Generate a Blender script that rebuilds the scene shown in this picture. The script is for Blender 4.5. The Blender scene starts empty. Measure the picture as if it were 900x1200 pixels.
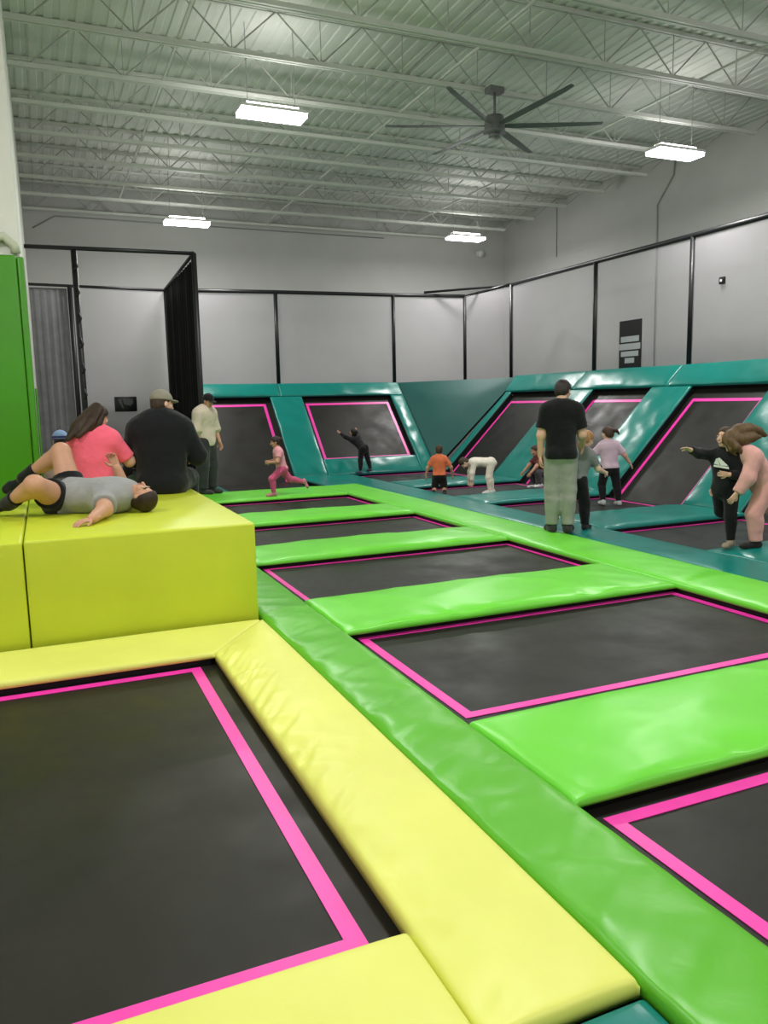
import bpy, bmesh, math, random
import numpy as np
from mathutils import Matrix, Vector, Euler

random.seed(7)
SC = bpy.context.scene
COL = SC.collection

# ------------------------------------------------------------------ camera, world, exposure
cam_d = bpy.data.cameras.new('camera'); cam = bpy.data.objects.new('camera', cam_d); COL.objects.link(cam)
cam_d.sensor_fit = 'HORIZONTAL'; cam_d.sensor_width = 36.0; cam_d.lens = 36.0 * 916.0 / 900.0
cam_d.clip_end = 200
CAM_R = Matrix(((0.91748379, 0.0746525, -0.39070514), (-0.39724081, 0.12115845, -0.90968146), (-0.02057277, 0.98982202, 0.14081593)))
cam.matrix_world = Matrix.Translation((0, 0, 1.6)) @ CAM_R.to_4x4()
SC.camera = cam
world = bpy.data.worlds.new('world'); SC.world = world; world.use_nodes = True
world.node_tree.nodes['Background'].inputs[0].default_value = (0.8, 0.9, 1.0, 1)
world.node_tree.nodes['Background'].inputs[1].default_value = 0.02
SC.view_settings.view_transform = 'Standard'; SC.view_settings.look = 'None'
SC.view_settings.exposure = 0.16; SC.view_settings.gamma = 1.0; SC.view_settings.use_curve_mapping = False
SC.cycles.use_denoising = True
SC.cycles.max_bounces = 8; SC.cycles.diffuse_bounces = 5; SC.cycles.glossy_bounces = 3; SC.cycles.transparent_max_bounces = 12
LAMP_W = 105.0; CEILING_FILL = 0.05; WALL_FILL_W = 50.0

# ------------------------------------------------------------------ materials
def lin(c):
    return tuple(((v / 255) / 12.92 if v / 255 <= 0.04045 else ((v / 255 + 0.055) / 1.055) ** 2.4) for v in c) + (1.0,)

def new_mat(name):
    m = bpy.data.materials.new(name); m.use_nodes = True
    nt = m.node_tree
    return m, nt, nt.nodes['Principled BSDF']

def node(nt, kind, **kw):
    n = nt.nodes.new(kind)
    for k, v in kw.items():
        if k in n.inputs: n.inputs[k].default_value = v
        else: setattr(n, k, v)
    return n

def surf(name, rgb, rough=0.6, spec=0.5, var=0.12, vscale=3.0, bump=0.0, bscale=40.0, bdist=0.003, metal=0.0, rvar=0.0, stretch=(1, 1, 1), sheen=0.0, coat=0.0):
    m, nt, b = new_mat(name)
    tc = node(nt, 'ShaderNodeTexCoord')
    mp = node(nt, 'ShaderNodeMapping'); mp.inputs['Scale'].default_value = stretch
    nt.links.new(tc.outputs['Object'], mp.inputs['Vector'])
    nz = node(nt, 'ShaderNodeTexNoise', Scale=vscale, Detail=4.0, Roughness=0.6)
    nt.links.new(mp.outputs[0], nz.inputs['Vector'])
    mr = node(nt, 'ShaderNodeMapRange'); mr.inputs[1].default_value = 0.3; mr.inputs[2].default_value = 0.7
    mr.inputs[3].default_value = 1 - var; mr.inputs[4].default_value = 1 + var
    nt.links.new(nz.outputs['Fac'], mr.inputs[0])
    mx = node(nt, 'ShaderNodeVectorMath', operation='SCALE'); mx.inputs[0].default_value = lin(rgb)[:3]
    nt.links.new(mr.outputs[0], mx.inputs['Scale'])
    nt.links.new(mx.outputs[0], b.inputs['Base Color'])
    b.inputs['Roughness'].default_value = rough; b.inputs['Specular IOR Level'].default_value = spec
    b.inputs['Metallic'].default_value = metal; b.inputs['Coat Weight'].default_value = coat
    b.inputs['Sheen Weight'].default_value = sheen
    if rvar:
        n3 = node(nt, 'ShaderNodeTexNoise', Scale=vscale * 1.7, Detail=3.0)
        nt.links.new(mp.outputs[0], n3.inputs['Vector'])
        r2 = node(nt, 'ShaderNodeMapRange'); r2.inputs[1].default_value = 0.3; r2.inputs[2].default_value = 0.7
        r2.inputs[3].default_value = rough - rvar; r2.inputs[4].default_value = rough + rvar
        nt.links.new(n3.outputs['Fac'], r2.inputs[0]); nt.links.new(r2.outputs[0], b.inputs['Roughness'])
    if bump:
        n2 = node(nt, 'ShaderNodeTexNoise', Scale=bscale, Detail=3.0)
        nt.links.new(mp.outputs[0], n2.inputs['Vector'])
        bp = node(nt, 'ShaderNodeBump', Strength=bump, Distance=bdist)
        nt.links.new(n2.outputs['Fac'], bp.inputs['Height']); nt.links.new(bp.outputs[0], b.inputs['Normal'])
    return m

def vinyl(name, rgb, rough=0.36, crease=0.35):
    """PVC pad cover: sheen, slack creases"""
    m, nt, b = new_mat(name)
    tc = node(nt, 'ShaderNodeTexCoord')
    nz = node(nt, 'ShaderNodeTexNoise', Scale=1.6, Detail=3.0)
    nt.links.new(tc.outputs['Object'], nz.inputs['Vector'])
    mr = node(nt, 'ShaderNodeMapRange'); mr.inputs[1].default_value = 0.3; mr.inputs[2].default_value = 0.7
    mr.inputs[3].default_value = 0.95; mr.inputs[4].default_value = 1.05
    nt.links.new(nz.outputs['Fac'], mr.inputs[0])
    mx = node(nt, 'ShaderNodeVectorMath', operation='SCALE'); mx.inputs[0].default_value = lin(rgb)[:3]
    nt.links.new(mr.outputs[0], mx.inputs['Scale']); nt.links.new(mx.outputs[0], b.inputs['Base Color'])
    b.inputs['Roughness'].default_value = rough; b.inputs['Specular IOR Level'].default_value = 0.5
    w = node(nt, 'ShaderNodeTexNoise', Scale=1.3, Detail=2.0, Distortion=1.2); w.noise_type = 'RIDGED_MULTIFRACTAL'
    nt.links.new(tc.outputs['Object'], w.inputs['Vector'])
    f = node(nt, 'ShaderNodeTexNoise', Scale=7.0, Detail=3.0, Distortion=0.6)
    nt.links.new(tc.outputs['Object'], f.inputs['Vector'])
    ad = node(nt, 'ShaderNodeMath', operation='MULTIPLY_ADD'); ad.inputs[1].default_value = 0.35
    nt.links.new(f.outputs['Fac'], ad.inputs[0]); nt.links.new(w.outputs['Fac'], ad.inputs[2])
    bp = node(nt, 'ShaderNodeBump', Strength=crease, Distance=0.012)
    nt.links.new(ad.outputs[0], bp.inputs['Height']); nt.links.new(bp.outputs[0], b.inputs['Normal'])
    return m

def emitter(name, rgb, strength):
    m = bpy.data.materials.new(name); m.use_nodes = True; nt = m.node_tree; nt.nodes.clear()
    e = nt.nodes.new('ShaderNodeEmission'); o = nt.nodes.new('ShaderNodeOutputMaterial')
    e.inputs[0].default_value = lin(rgb); e.inputs[1].default_value = strength
    nt.links.new(e.outputs[0], o.inputs[0]); return m

def netting(name, rgb, cover):
    m, nt, b = new_mat(name)
    b.inputs['Base Color'].default_value = lin(rgb); b.inputs['Roughness'].default_value = 0.8
    t = nt.nodes.new('ShaderNodeBsdfTransparent'); mix = nt.nodes.new('ShaderNodeMixShader')
    tc = node(nt, 'ShaderNodeTexCoord'); nz = node(nt, 'ShaderNodeTexNoise', Scale=0.9, Detail=4.0)
    nt.links.new(tc.outputs['Object'], nz.inputs['Vector'])
    mr = node(nt, 'ShaderNodeMapRange'); mr.inputs[3].default_value = cover - 0.07; mr.inputs[4].default_value = cover + 0.07
    nt.links.new(nz.outputs['Fac'], mr.inputs[0]); nt.links.new(mr.outputs[0], mix.inputs[0])
    nt.links.new(t.outputs[0], mix.inputs[1]); nt.links.new(b.outputs[0], mix.inputs[2])
    nt.links.new(mix.outputs[0], nt.nodes['Material Output'].inputs[0]); return m

M = {}
M['yellow'] = vinyl('yellow_vinyl', (228, 231, 112), 0.44, 0.6)
M['lime_box'] = vinyl('lime_yellow_vinyl', (202, 214, 54), 0.42, 0.2)
M['green'] = vinyl('green_vinyl', (112, 216, 58), 0.36, 0.35)
M['green_strip'] = vinyl('worn_green_vinyl', (94, 182, 40), 0.36, 0.6)
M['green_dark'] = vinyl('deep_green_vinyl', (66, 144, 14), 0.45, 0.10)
M['teal'] = vinyl('teal_vinyl', (10, 124, 114), 0.30, 0.40)
M['teal_shaded'] = vinyl('shaded_teal_vinyl', (9, 82, 77), 0.55, 0.20)  # slope-pad teal with the steep corner's dimmer light put into the colour
M['black'] = surf('black_vinyl', (14, 14, 16), 0.6, 0.3, 0.2)
M['mat'] = surf('black_woven_bed', (29, 27, 22), 0.48, 0.35, 0.16, 1.6, 0.15, 260.0, 0.001, rvar=0.09)
M['pink'] = surf('pink_webbing', (250, 56, 176), 0.42, 0.8, 0.06, 8, 0.2, 300, 0.001)
M['steel_black'] = surf('black_steel', (20, 20, 22), 0.45, 0.5, 0.1)
M['wall'] = surf('grey_painted_wall', (190, 190, 188), 0.85, 0.3, 0.05, 0.7, 0.15, 30, 0.003)
M['wall_white'] = surf('white_painted_wall', (226, 226, 218), 0.8, 0.3, 0.04, 0.9)
M['deck'] = surf('white_painted_steel_deck', (212, 214, 208), 0.6, 0.4, 0.08, 1.2)
M['joist'] = surf('white_painted_joist', (202, 204, 198), 0.55, 0.4, 0.06, 2)
M['joist_web'] = surf('grey_joist_web', (172, 174, 168), 0.6, 0.4, 0.06, 2)
M['floor'] = surf('dark_floor', (40, 40, 42), 0.7, 0.4, 0.15, 2)
M['net'] = netting('grey_barrier_net', (176, 172, 178), 0.36)
M['net_dark'] = netting('dark_grey_mesh', (70, 70, 74), 0.75)
M['curtain'] = surf('black_curtain_cloth', (16, 15, 17), 0.85, 0.2, 0.2, 4, 0.3, 120)
M['grey_cloth'] = surf('grey_drape_cloth', (128, 128, 130), 0.9, 0.2, 0.15, 3, 0.3, 120)
M['metal'] = surf('galvanised_metal', (150, 152, 150), 0.45, 0.5, 0.08, 5, metal=0.4)
M['fan'] = surf('grey_fan_metal', (112, 114, 114), 0.5, 0.5, 0.08, 5, metal=0.2)
M['pipe'] = surf('off_white_pipe', (196, 200, 178), 0.5, 0.4, 0.05)
M['lamp'] = emitter('led_diffuser', (250, 252, 255), 9.0)
M['sign_text'] = surf('pale_sign_print', (168, 172, 176), 0.6, 0.3, 0.05)
M['sign_dim'] = surf('dim_screen_print', (84, 88, 86), 0.5, 0.3, 0.1)
M['screen'] = surf('black_gloss_panel', (9, 9, 11), 0.35, 0.5, 0.1)
M['white'] = surf('white_plastic', (228, 228, 226), 0.45, 0.5, 0.03)

# ------------------------------------------------------------------ object helpers
def link(o): COL.objects.link(o); return o

def mesh_obj(name, verts, faces, mat=None, parent=None, smooth=False, mw=None):
    me = bpy.data.meshes.new(name)
    me.from_pydata([tuple(v) for v in verts], [], faces)
    if smooth: me.polygons.foreach_set('use_smooth', [True] * len(me.polygons))
    if mat is not None: me.materials.append(mat)
    me.update()
    o = link(bpy.data.objects.new(name, me))
    if parent is not None: o.parent = parent
    if mw is not None: o.matrix_local = mw
    return o

def tag(o, label=None, cat=None, group=None, kind=None):
    if label: o['label'] = label
    if cat: o['category'] = cat
    if group: o['group'] = group
    if kind: o['kind'] = kind
    return o

def thing(name, label, cat, loc=(0, 0, 0), rotz=0.0, group=None, mw=None):
    o = link(bpy.data.objects.new(name, None)); o.empty_display_size = 0.1
    if mw is not None: o.matrix_world = mw
    else:
        o.location = loc; o.rotation_euler = (0, 0, rotz)
    return tag(o, label, cat, group)

class MB:
    """collects boxes, bars, tubes into one mesh"""
    def __init__(s): s.v = []; s.f = []
    def box(s, lo, hi):
        b = len(s.v); x0, y0, z0 = lo; x1, y1, z1 = hi
        s.v += [(x0, y0, z0), (x1, y0, z0), (x1, y1, z0), (x0, y1, z0), (x0, y0, z1), (x1, y0, z1), (x1, y1, z1), (x0, y1, z1)]
        s.f += [tuple(b + i for i in q) for q in ((0, 3, 2, 1), (4, 5, 6, 7), (0, 1, 5, 4), (1, 2, 6, 5), (2, 3, 7, 6), (3, 0, 4, 7))]
        return s
    def tube(s, pts, r, n=8, r2=None):
        pts = [Vector(p) for p in pts]; rings = []
        for i, p in enumerate(pts):
            d = (pts[min(i + 1, len(pts) - 1)] - pts[max(i - 1, 0)]).normalized()
            a = d.orthogonal().normalized() if i == 0 else (prev - d * prev.dot(d)).normalized()
            prev = a; c = d.cross(a); b = len(s.v)
            rr = r if r2 is None else r + (r2 - r) * i / max(1, len(pts) - 1)
            s.v += [tuple(p + (a * math.cos(t) + c * math.sin(t)) * rr) for t in [2 * math.pi * k / n for k in range(n)]]
            rings.append(b)
        for q in range(len(rings) - 1):
            for k in range(n):
                s.f.append((rings[q] + k, rings[q] + (k + 1) % n, rings[q + 1] + (k + 1) % n, rings[q + 1] + k))
        s.f.append(tuple(rings[0] + k for k in reversed(range(n)))); s.f.append(tuple(rings[-1] + k for k in range(n)))
        return s
    def build(s, name, mat, parent=None, smooth=False, mw=None):
        return mesh_obj(name, s.v, s.f, mat, parent, smooth, mw)

def bevelled_box(name, lo, hi, r, mat, parent=None, seg=2):
    bm = bmesh.new()
    bmesh.ops.create_cube(bm, size=1.0)
    for v in bm.verts:
        v.co = Vector(((lo[i] + hi[i]) / 2 + v.co[i] * (hi[i] - lo[i]) for i in range(3)))
    bmesh.ops.bevel(bm, geom=bm.edges[:], offset=r, segments=seg, affect='EDGES', profile=0.5)
    me = bpy.data.meshes.new(name); bm.to_mesh(me); bm.free(); me.materials.append(mat)
    me.polygons.foreach_set('use_smooth', [True] * len(me.polygons))
    o = link(bpy.data.objects.new(name, me))
    if parent is not None: o.parent = parent
    return o

def structure(o): o['kind'] = 'structure'; return o

# ------------------------------------------------------------------ noise for slack covers
_rng = np.random.default_rng(5)
_T = _rng.random((256, 256))
def vnoise(x, y):
    xi = np.floor(x).astype(int); yi = np.floor(y).astype(int); fx = x - xi; fy = y - yi
    fx = fx * fx * (3 - 2 * fx); fy = fy * fy * (3 - 2 * fy)
    a = _T[xi % 256, yi % 256]; b = _T[(xi + 1) % 256, yi % 256]; c = _T[xi % 256, (yi + 1) % 256]; d = _T[(xi + 1) % 256, (yi + 1) % 256]
    return (a * (1 - fx) + b * fx) * (1 - fy) + (c * (1 - fx) + d * fx) * fy - 0.5
def ridge(x, y): return 0.5 - np.abs(vnoise(x, y)) * 2

# ------------------------------------------------------------------ pads
def axis_samples(L, r, res):
    e = [0, .04, .15, .35, .65, 1.0]
    a = [k * r for k in e]
    n = max(1, int(math.ceil((L - 2 * r) / res)))
    mid = [r + (L - 2 * r) * k / n for k in range(1, n)]
    return np.array(a + mid + [L - k * r for k in reversed(e)])

def frame(o, ex, ey):
    ex = Vector(ex).normalized(); ey = Vector(ey).normalized(); ez = ex.cross(ey)
    return Matrix(((ex.x, ey.x, ez.x, o[0]), (ex.y, ey.y, ez.y, o[1]), (ex.z, ey.z, ez.z, o[2]), (0, 0, 0, 1)))

def pad(name, label, o, ex, ey, U, V, mat, group=None, t=0.035, under=0.045, dome=0.03, r=0.022, res=0.06, wr=0.004, seed=0, pleat=None, cat='pad', base=True, setback=0.02, trim=None):
    """padded cushion; top plane of its rim passes through o, ex and ey span it. cover + black base"""
    root = thing(name, label, cat, group=group, mw=frame(o, ex, ey))
    us = axis_samples(U, r, res); vs = axis_samples(V, r, res)
    uu, vv = np.meshgrid(us, vs, indexing='ij')
    def edge(d):
        d = np.minimum(d, r); return np.sqrt(np.maximum(r * r - (r - d) ** 2, 0)) - r
    du = np.minimum(uu, U - uu); dv = np.minimum(vv, V - vv)
    h = np.maximum(edge(du) + edge(dv), -min(r, t))
    def hump(d, L): return np.clip(1 - np.abs(1 - 2 * d / L) ** 2.6, 0, 1)
    bell = np.sqrt(hump(uu, U) * hump(vv, V))
    soft = np.clip(np.minimum(du, dv) / 0.05, 0, 1)
    h = h + dome * bell
    if wr:
        h = h + soft * wr * (vnoise(uu * 2.3 + seed * 7.1, vv * 2.3 + seed * 3.7) * 2 + 1.4 * ridge(uu * 3.4 + vv * 1.9 + seed * 5.3, vv * 2.6 - uu * 0.7 + seed))
    if pleat: h = h + soft * pleat(uu, vv, U, V)
    if trim is not None:      # mitred ends: shift u at the far/near v edge
        uu = trim(uu, vv)
    nu, nv = len(us), len(vs)
    top = np.stack([uu, vv, h], -1).reshape(-1, 3)
    ring = [i * nv for i in range(nu)] + [(nu - 1) * nv + j for j in range(1, nv)] + [i * nv + nv - 1 for i in range(nu - 2, -1, -1)] + [j for j in range(nv - 2, 0, -1)]
    idx = np.arange(nu * nv).reshape(nu, nv)
    faces = np.stack([idx[:-1, :-1], idx[1:, :-1], idx[1:, 1:], idx[:-1, 1:]], -1).reshape(-1, 4).tolist()
    verts = top.tolist(); nb = len(verts)
    for k in ring: verts.append([verts[k][0], verts[k][1], -t])
    n = len(ring)
    for k in range(n):
        faces.append([ring[k], nb + k, nb + (k + 1) % n, ring[(k + 1) % n]])
    faces.append([nb + k for k in reversed(range(n))])
    mesh_obj('cover', verts, faces, mat, root, True)
    if base and under > 0:
        s = setback
        pts = [(0 if trim is None else None)]
        cu = np.array([0, U, U, 0.]); cv = np.array([0, 0, V, V])
        if trim is not None: cu = trim(cu, cv)
        c = np.array([cu.mean(), cv.mean()])
        b = []
        for a, d in zip(cu, cv):
            b.append((a + (s if a < c[0] else -s), d + (s if d < c[1] else -s)))
        vb = [(x, y, -t - under) for x, y in b] + [(x, y, -t + 0.001) for x, y in b]
        mesh_obj('foam_base', vb, [(3, 2, 1, 0), (4, 5, 6, 7), (0, 1, 5, 4), (1, 2, 6, 5), (2, 3, 7, 6), (3, 0, 4, 7)], M['black'], root)
    return root

# ------------------------------------------------------------------ trampolines
SW = 0.066
def trampoline(name, label, o, ex, ey, U, V, stripe, group, zmat=-0.08, ext=0.10, sides='lrfb', frame_h=0.22, sag=0.01, SW=0.066):
    """bed of woven cloth in an opening U x V; stripe = (u0,u1,v0,v1) outer rectangle of the sewn line"""
    root = thing(name, label, 'trampoline', group=group, mw=frame(o, ex, ey))
    n = 14
    v = []; f = []
    for i in range(n + 1):
        for j in range(n + 1):
            a = i / n; b = j / n
            v.append((-ext + (U + 2 * ext) * a, -ext + (V + 2 * ext) * b, zmat - sag * 16 * a * (1 - a) * b * (1 - b)))
    for i in range(n):
        for j in range(n):
            k = i * (n + 1) + j; f.append((k, k + n + 1, k + n + 2, k + 1))
    nb = len(v)
    mesh_obj('mat', v, f, M['mat'], root, True)
    u0, u1, v0, v1 = stripe; zs = zmat + 0.0015; zt = zs + 0.003
    def zz(u, w):
        a = (u + ext) / (U + 2 * ext); b = (w + ext) / (V + 2 * ext)
        return -sag * 16 * a * (1 - a) * b * (1 - b)
    def strip(a, b, c, d):
        verts = []; faces = []; N = 16; along_u = (b - a) > (d - c)
        for k in range(N + 1):
            s = k / N
            if along_u: pr = [(a + (b - a) * s, c), (a + (b - a) * s, d)]
            else: pr = [(b, c + (d - c) * s), (a, c + (d - c) * s)]
            for z in (zs, zt):
                for p in pr: verts.append((p[0], p[1], z + zz(*p)))
        for k in range(N):
            p = 4 * k; q = p + 4
            faces += [(p, p + 1, q + 1, q), (p + 2, q + 2, q + 3, p + 3), (p, q, q + 2, p + 2), (p + 1, p + 3, q + 3, q + 1)]
        faces += [(0, 2, 3, 1), (4 * N, 4 * N + 1, 4 * N + 3, 4 * N + 2)]
        mesh_obj('boundary_stripe', verts, faces, M['pink'], root)
    if 'l' in sides: strip(u0, u0 + SW, v0, v1)
    if 'r' in sides: strip(u1 - SW, u1, v0, v1)
    if 'f' in sides: strip(u0 + SW, u1 - SW, v0, v0 + SW)
    if 'b' in sides: strip(u0 + SW, u1 - SW, v1 - SW, v1)
    if frame_h:
        mb = MB(); e = ext; w = 0.05; z0 = zmat - frame_h; z1 = zmat - 0.012
        mb.box((-e, -e, z0), (U + e, -e + w, z1)).box((-e, V + e - w, z0), (U + e, V + e, z1))
        mb.box((-e, -e + w, z0), (-e + w, V + e - w, z1)).box((U + e - w, -e + w, z0), (U + e, V + e - w, z1))
        mb.build('frame', M['steel_black'], root)
    return root

# ------------------------------------------------------------------ room shell
XR, YB, ZD, XP, YP = 12.9, 20.6, 6.75, -0.095, 8.5
structure(MB().box((-4, -6, -0.6), (XR, YB, -0.36)).build('floor', M['floor']))
structure(MB().box((XR, -6, -0.6), (XR + 0.2, YB + 0.2, ZD + 0.15)).build('wall_right', M['wall']))
structure(MB().box((-4, YB, -0.6), (XR, YB + 0.2, ZD + 0.15)).build('wall_back', M['wall']))
structure(MB().box((-4.2, -6, -0.6), (-4, YB + 0.2, ZD + 0.15)).build('wall_left', M['wall']))
structure(MB().box((-4.2, -6.2, -0.6), (XR + 0.2, -6, ZD + 0.15)).build('wall_front', M['wall']))
structure(MB().box((-4, YP, -0.36), (XP, YB, ZD)).build('wall_partition', M['wall_white']))

# corrugated roof deck, flutes along Y
v = []; f = []; x = -4.0; k = 0; prof = []
while x < XR:
    for dx, dz in ((0, 0), (0.09, 0), (0.105, 0.018), (0.185, 0.018)):
        if x + dx <= XR: prof.append((x + dx, ZD + dz))
    x += 0.2
prof.append((XR, ZD + 0.05))
for (px, pz) in prof: v += [(px, -6, pz), (px, YB, pz), (px, -6, pz + 0.02), (px, YB, pz + 0.02)]
for i in range(len(prof) - 1):
    a = 4 * i; b = a + 4
    f += [(a, a + 1, b + 1, b), (a + 2, b + 2, b + 3, a + 3)]
ceiling = structure(mesh_obj('ceiling', v, f, M['deck']))

# open-web joists hung under the deck: a child of the ceiling each
def joist(y, x0, x1, zb, zt):
    chord = MB()
    for s in (-0.05, 0.012): chord.box((x0, y + s, zb), (x1 - 1.0, y + s + 0.038, zb + 0.055))
    j = chord.build('roof_joist', M['joist'], ceiling)
    top = MB()
    for s in (-0.05, 0.012): top.box((x0, y + s, zt - 0.05), (x1, y + s + 0.038, zt))
    top.build('top_chord', M['joist'], j)
    w = MB(); p = 1.22; k = 0; x = x0 + 0.25; up = False
    while x + p / 2 < x1 - 1.0:
        a = (x, y, zb + 0.05 if not up else zt - 0.04); b = (x + p / 2, y, zt - 0.04 if not up else zb + 0.05)
        w.tube([a, b], 0.011, 5)
        if up is False: w.tube([(x, y, zb + 0.03), (x, y, zt - 0.03)], 0.007, 4)
        x += p / 2; up = not up
    w.tube([(x1 - 1.0, y, zb + 0.05), (x1 - 0.25, y, zt - 0.04)], 0.012, 5)
    o = w.build('web', M['joist_web'], j); o['kind'] = 'stuff'
    return j
ZB = 6.1
for k in range(-3, 10): joist(8.0 + 1.37 * k, -3.9 if 8.0 + 1.37 * k < YP else XP + 0.005, XR - 0.02, ZB, ZD - 0.002)
# bridging angles between joists
for bx in (1.9, 5.6, 9.2):
    MB().box((bx, 3.9, ZB + 0.06), (bx + 0.03, 20.4, ZB + 0.09)).build('bridging_angle', M['joist'], ceiling)

# conduits on the walls
def conduit(label, pts, r=0.016):
    tag(MB().tube(pts, r, 8).build('conduit', M['metal'], None, True), label, 'conduit')
conduit('thin bent grey conduit dropping down the bare right wall below the right hand light', [(XR - .02, 13.7, 6.7), (XR - .02, 13.76, 6.3), (XR - .02, 14.23, 5.79), (XR - .02, 14.22, 5.0), (XR - .02, 14.2, 2.2)])
conduit('straight grey conduit high on the right wall towards the back corner', [(XR - .02, 17.98, 6.7), (XR - .02, 17.98, 6.4), (XR - .02, 17.97, 5.3)], 0.01)
conduit('pale conduit running along the top of the back wall', [(0.1, YB - .02, 5.75), (0.6, YB - .02, 6.05), (4.0, YB - .02, 6.05), (9.0, YB - .02, 6.05)], 0.014)
t = thing('wall_horn', 'small white horn speaker high on the back wall beside a light', 'speaker', (12.0, YB - 0.02, 5.78))
MB().box((-0.06, -0.1, -0.06), (0.06, 0, 0.06)).build('body', M['white'], t)
MB().tube([(0, -0.1, 0), (0, -0.2, -0.03)], 0.05, 10, 0.11).build('horn', M['white'], t, True)
t = thing('wall_pipe', 'pale angled pipe on the white wall above the green column padding', 'pipe', (0, YP, 0))
MB().tube([(-0.62, -0.05, 2.95), (-0.36, -0.05, 3.18), (-0.22, -0.05, 3.21), (-0.13, -0.05, 3.13), (-0.125, -0.05, 3.06)], 0.045, 10).build('pipe_run', M['pipe'], t, True)
MB().tube([(-0.40, -0.05, 3.145), (-0.33, -0.05, 3.195)], 0.055, 10).build('pipe_collar', M['pipe'], t, True)

# ------------------------------------------------------------------ lights
def lamp(label, x, y, z, w=0.95, d=0.36):
    t = thing('high_bay_light', label, 'light', (x, y, z), group='ceiling lights')
    MB().box((-w / 2, -d / 2, 0.012), (w / 2, d / 2, 0.05)).box((-w / 2 + .1, -0.08, 0.05), (w / 2 - .1, 0.08, 0.11)).build('housing', M['white'], t)
    MB().box((-w / 2 + .01, -d / 2 + .01, -0.045), (w / 2 - .01, d / 2 - .01, 0.012)).build('diffuser', M['lamp'], t)
    for s in (-1, 1): MB().tube([(s * w * .36, 0, 0.1), (s * w * .36, 0, ZD - z)], 0.006, 5).build('hanger', M['metal'], t)
    a = bpy.data.lights.new('lamp_light', 'AREA'); a.shape = 'RECTANGLE'; a.size = w * .95; a.size_y = d * .9
    a.energy = LAMP_W; a.color = (1.0, 0.985, 0.95)
    l = link(bpy.data.objects.new('lamp_light', a)); l.parent = t; l.location = (0, 0, -0.055)
    u = bpy.data.lights.new('ceiling_fill', 'AREA'); u.shape = 'RECTANGLE'; u.size = w * .9; u.size_y = d * .3   # added upward fill to brighten the ceiling; the housing has no opening
    u.energy = LAMP_W * CEILING_FILL; u.color = a.color
    g = bpy.data.lights.new('wall_fill', 'POINT'); g.energy = WALL_FILL_W; g.color = a.color; g.shadow_soft_size = 0.12   # added bare fill under the fixture to brighten the upper walls
    o = link(bpy.data.objects.new('wall_fill', g)); o.parent = t; o.location = (0, 0, -0.2)
    for sy in (-1, 1):
        o = link(bpy.data.objects.new('ceiling_fill', u)); o.parent = t; o.location = (0, sy * d * .34, 0.056); o.rotation_euler = (math.pi, 0, 0)
    return t
lamp('white LED light with rods hanging nearest over the green trampolines', 3.25, 11.25, 5.6)
lamp('white LED light near the back wall above the black curtain', 3.12, 17.6, 5.45)
lamp('white LED light in the far corner near the horn speaker', 9.85, 17.5, 5.52)
lamp('white LED light hanging by the right wall in front of the conduit', 9.85, 10.5, 5.53)
for (x, y, l) in ((3.25, 4.6, 'white LED light over the nearest green court trampolines above the picture'), (9.85, 4.0, 'white LED light over the near end of the right slopes'), (3.25, -2.2, 'white LED light behind the viewer over the green strip'),
                  (9.85, -2.2, 'white LED light behind the viewer by the right wall'), (-2.2, 4.6, 'white LED light over the left yellow block'), (-2.2, -2.2, 'white LED light behind the viewer by the left wall')):
    lamp(l, x, y, 5.55)

# ceiling fan
t = thing('ceiling_fan', 'large grey ceiling fan with long blades hung from a roof joist', 'fan', (6.47, 10.6, 5.6))
MB().tube([(0, 0, 0.08), (0, 0, 0.50)], 0.02, 10).build('downrod', M['fan'], t, True)
MB().box((-0.12, -0.08, 0.46), (0.12, 0.08, 0.54)).build('mounting_bracket', M['fan'], t)
MB().tube([(0, 0, -0.10), (0, 0, -0.06), (0, 0, 0.08), (0, 0, 0.14)], 0.17, 20, 0.13).build('motor_hub', M['fan'], t, True)
MB().tube([(0, 0, -0.16), (0, 0, -0.10)], 0.09, 16).build('hub_cap', M['fan'], t, True)
for k in range(6):
    b = MB(); L = 1.62
    secs = [(0.15, .035, 0.0), (0.3, .055, 0.0), (0.9, .06, .01), (1.45, .05, .02), (L, .035, .03)]
    for (r, hw, z) in secs:
        tw = 0.25 - 0.12 * r
        b.v += [(r, -hw, z + hw * tw), (r, hw, z - hw * tw), (r, hw * .6, z - hw * tw + .018), (r, -hw * .6, z + hw * tw + .018)]
    for q in range(4):
        for e in range(4):
            b.f.append((4 * q + e, 4 * q + (e + 1) % 4, 4 * q + 4 + (e + 1) % 4, 4 * q + 4 + e))
    b.f += [(3, 2, 1, 0), (16, 17, 18, 19)]
    o = b.build('blade', M['fan'], t); o.rotation_euler = (0, 0, math.radians(-83 + 60 * k + (2 if k == 1 else 0)))

# ------------------------------------------------------------------ barrier nets
def net_post(parent, x, y, z0, z1, r=0.048): MB().tube([(x, y, z0), (x, y, z1)], r, 8).build('post', M['steel_black'], parent, True)
def net_panel(parent, a, b, z0, z1a, z1b, mat, sag=0.05):
    n = 8; v = []; f = []
    d = Vector((b[0] - a[0], b[1] - a[1], 0)); nn = Vector((-d.y, d.x, 0)).normalized()
    for i in range(n + 1):
        for j in range(n + 1):
            s = i / n; q = j / n; zt = z1a + (z1b - z1a) * s
            off = nn * sag * math.sin(math.pi * s) * math.sin(math.pi * q)
            v.append((a[0] + d.x * s + off.x, a[1] + d.y * s + off.y, z0 + (zt - z0) * q))
    for i in range(n):
        for j in range(n):
            k = i * (n + 1) + j; f.append((k, k + n + 1, k + n + 2, k + 1))
    mesh_obj('net_panel', v, f, mat, parent, True)

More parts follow.
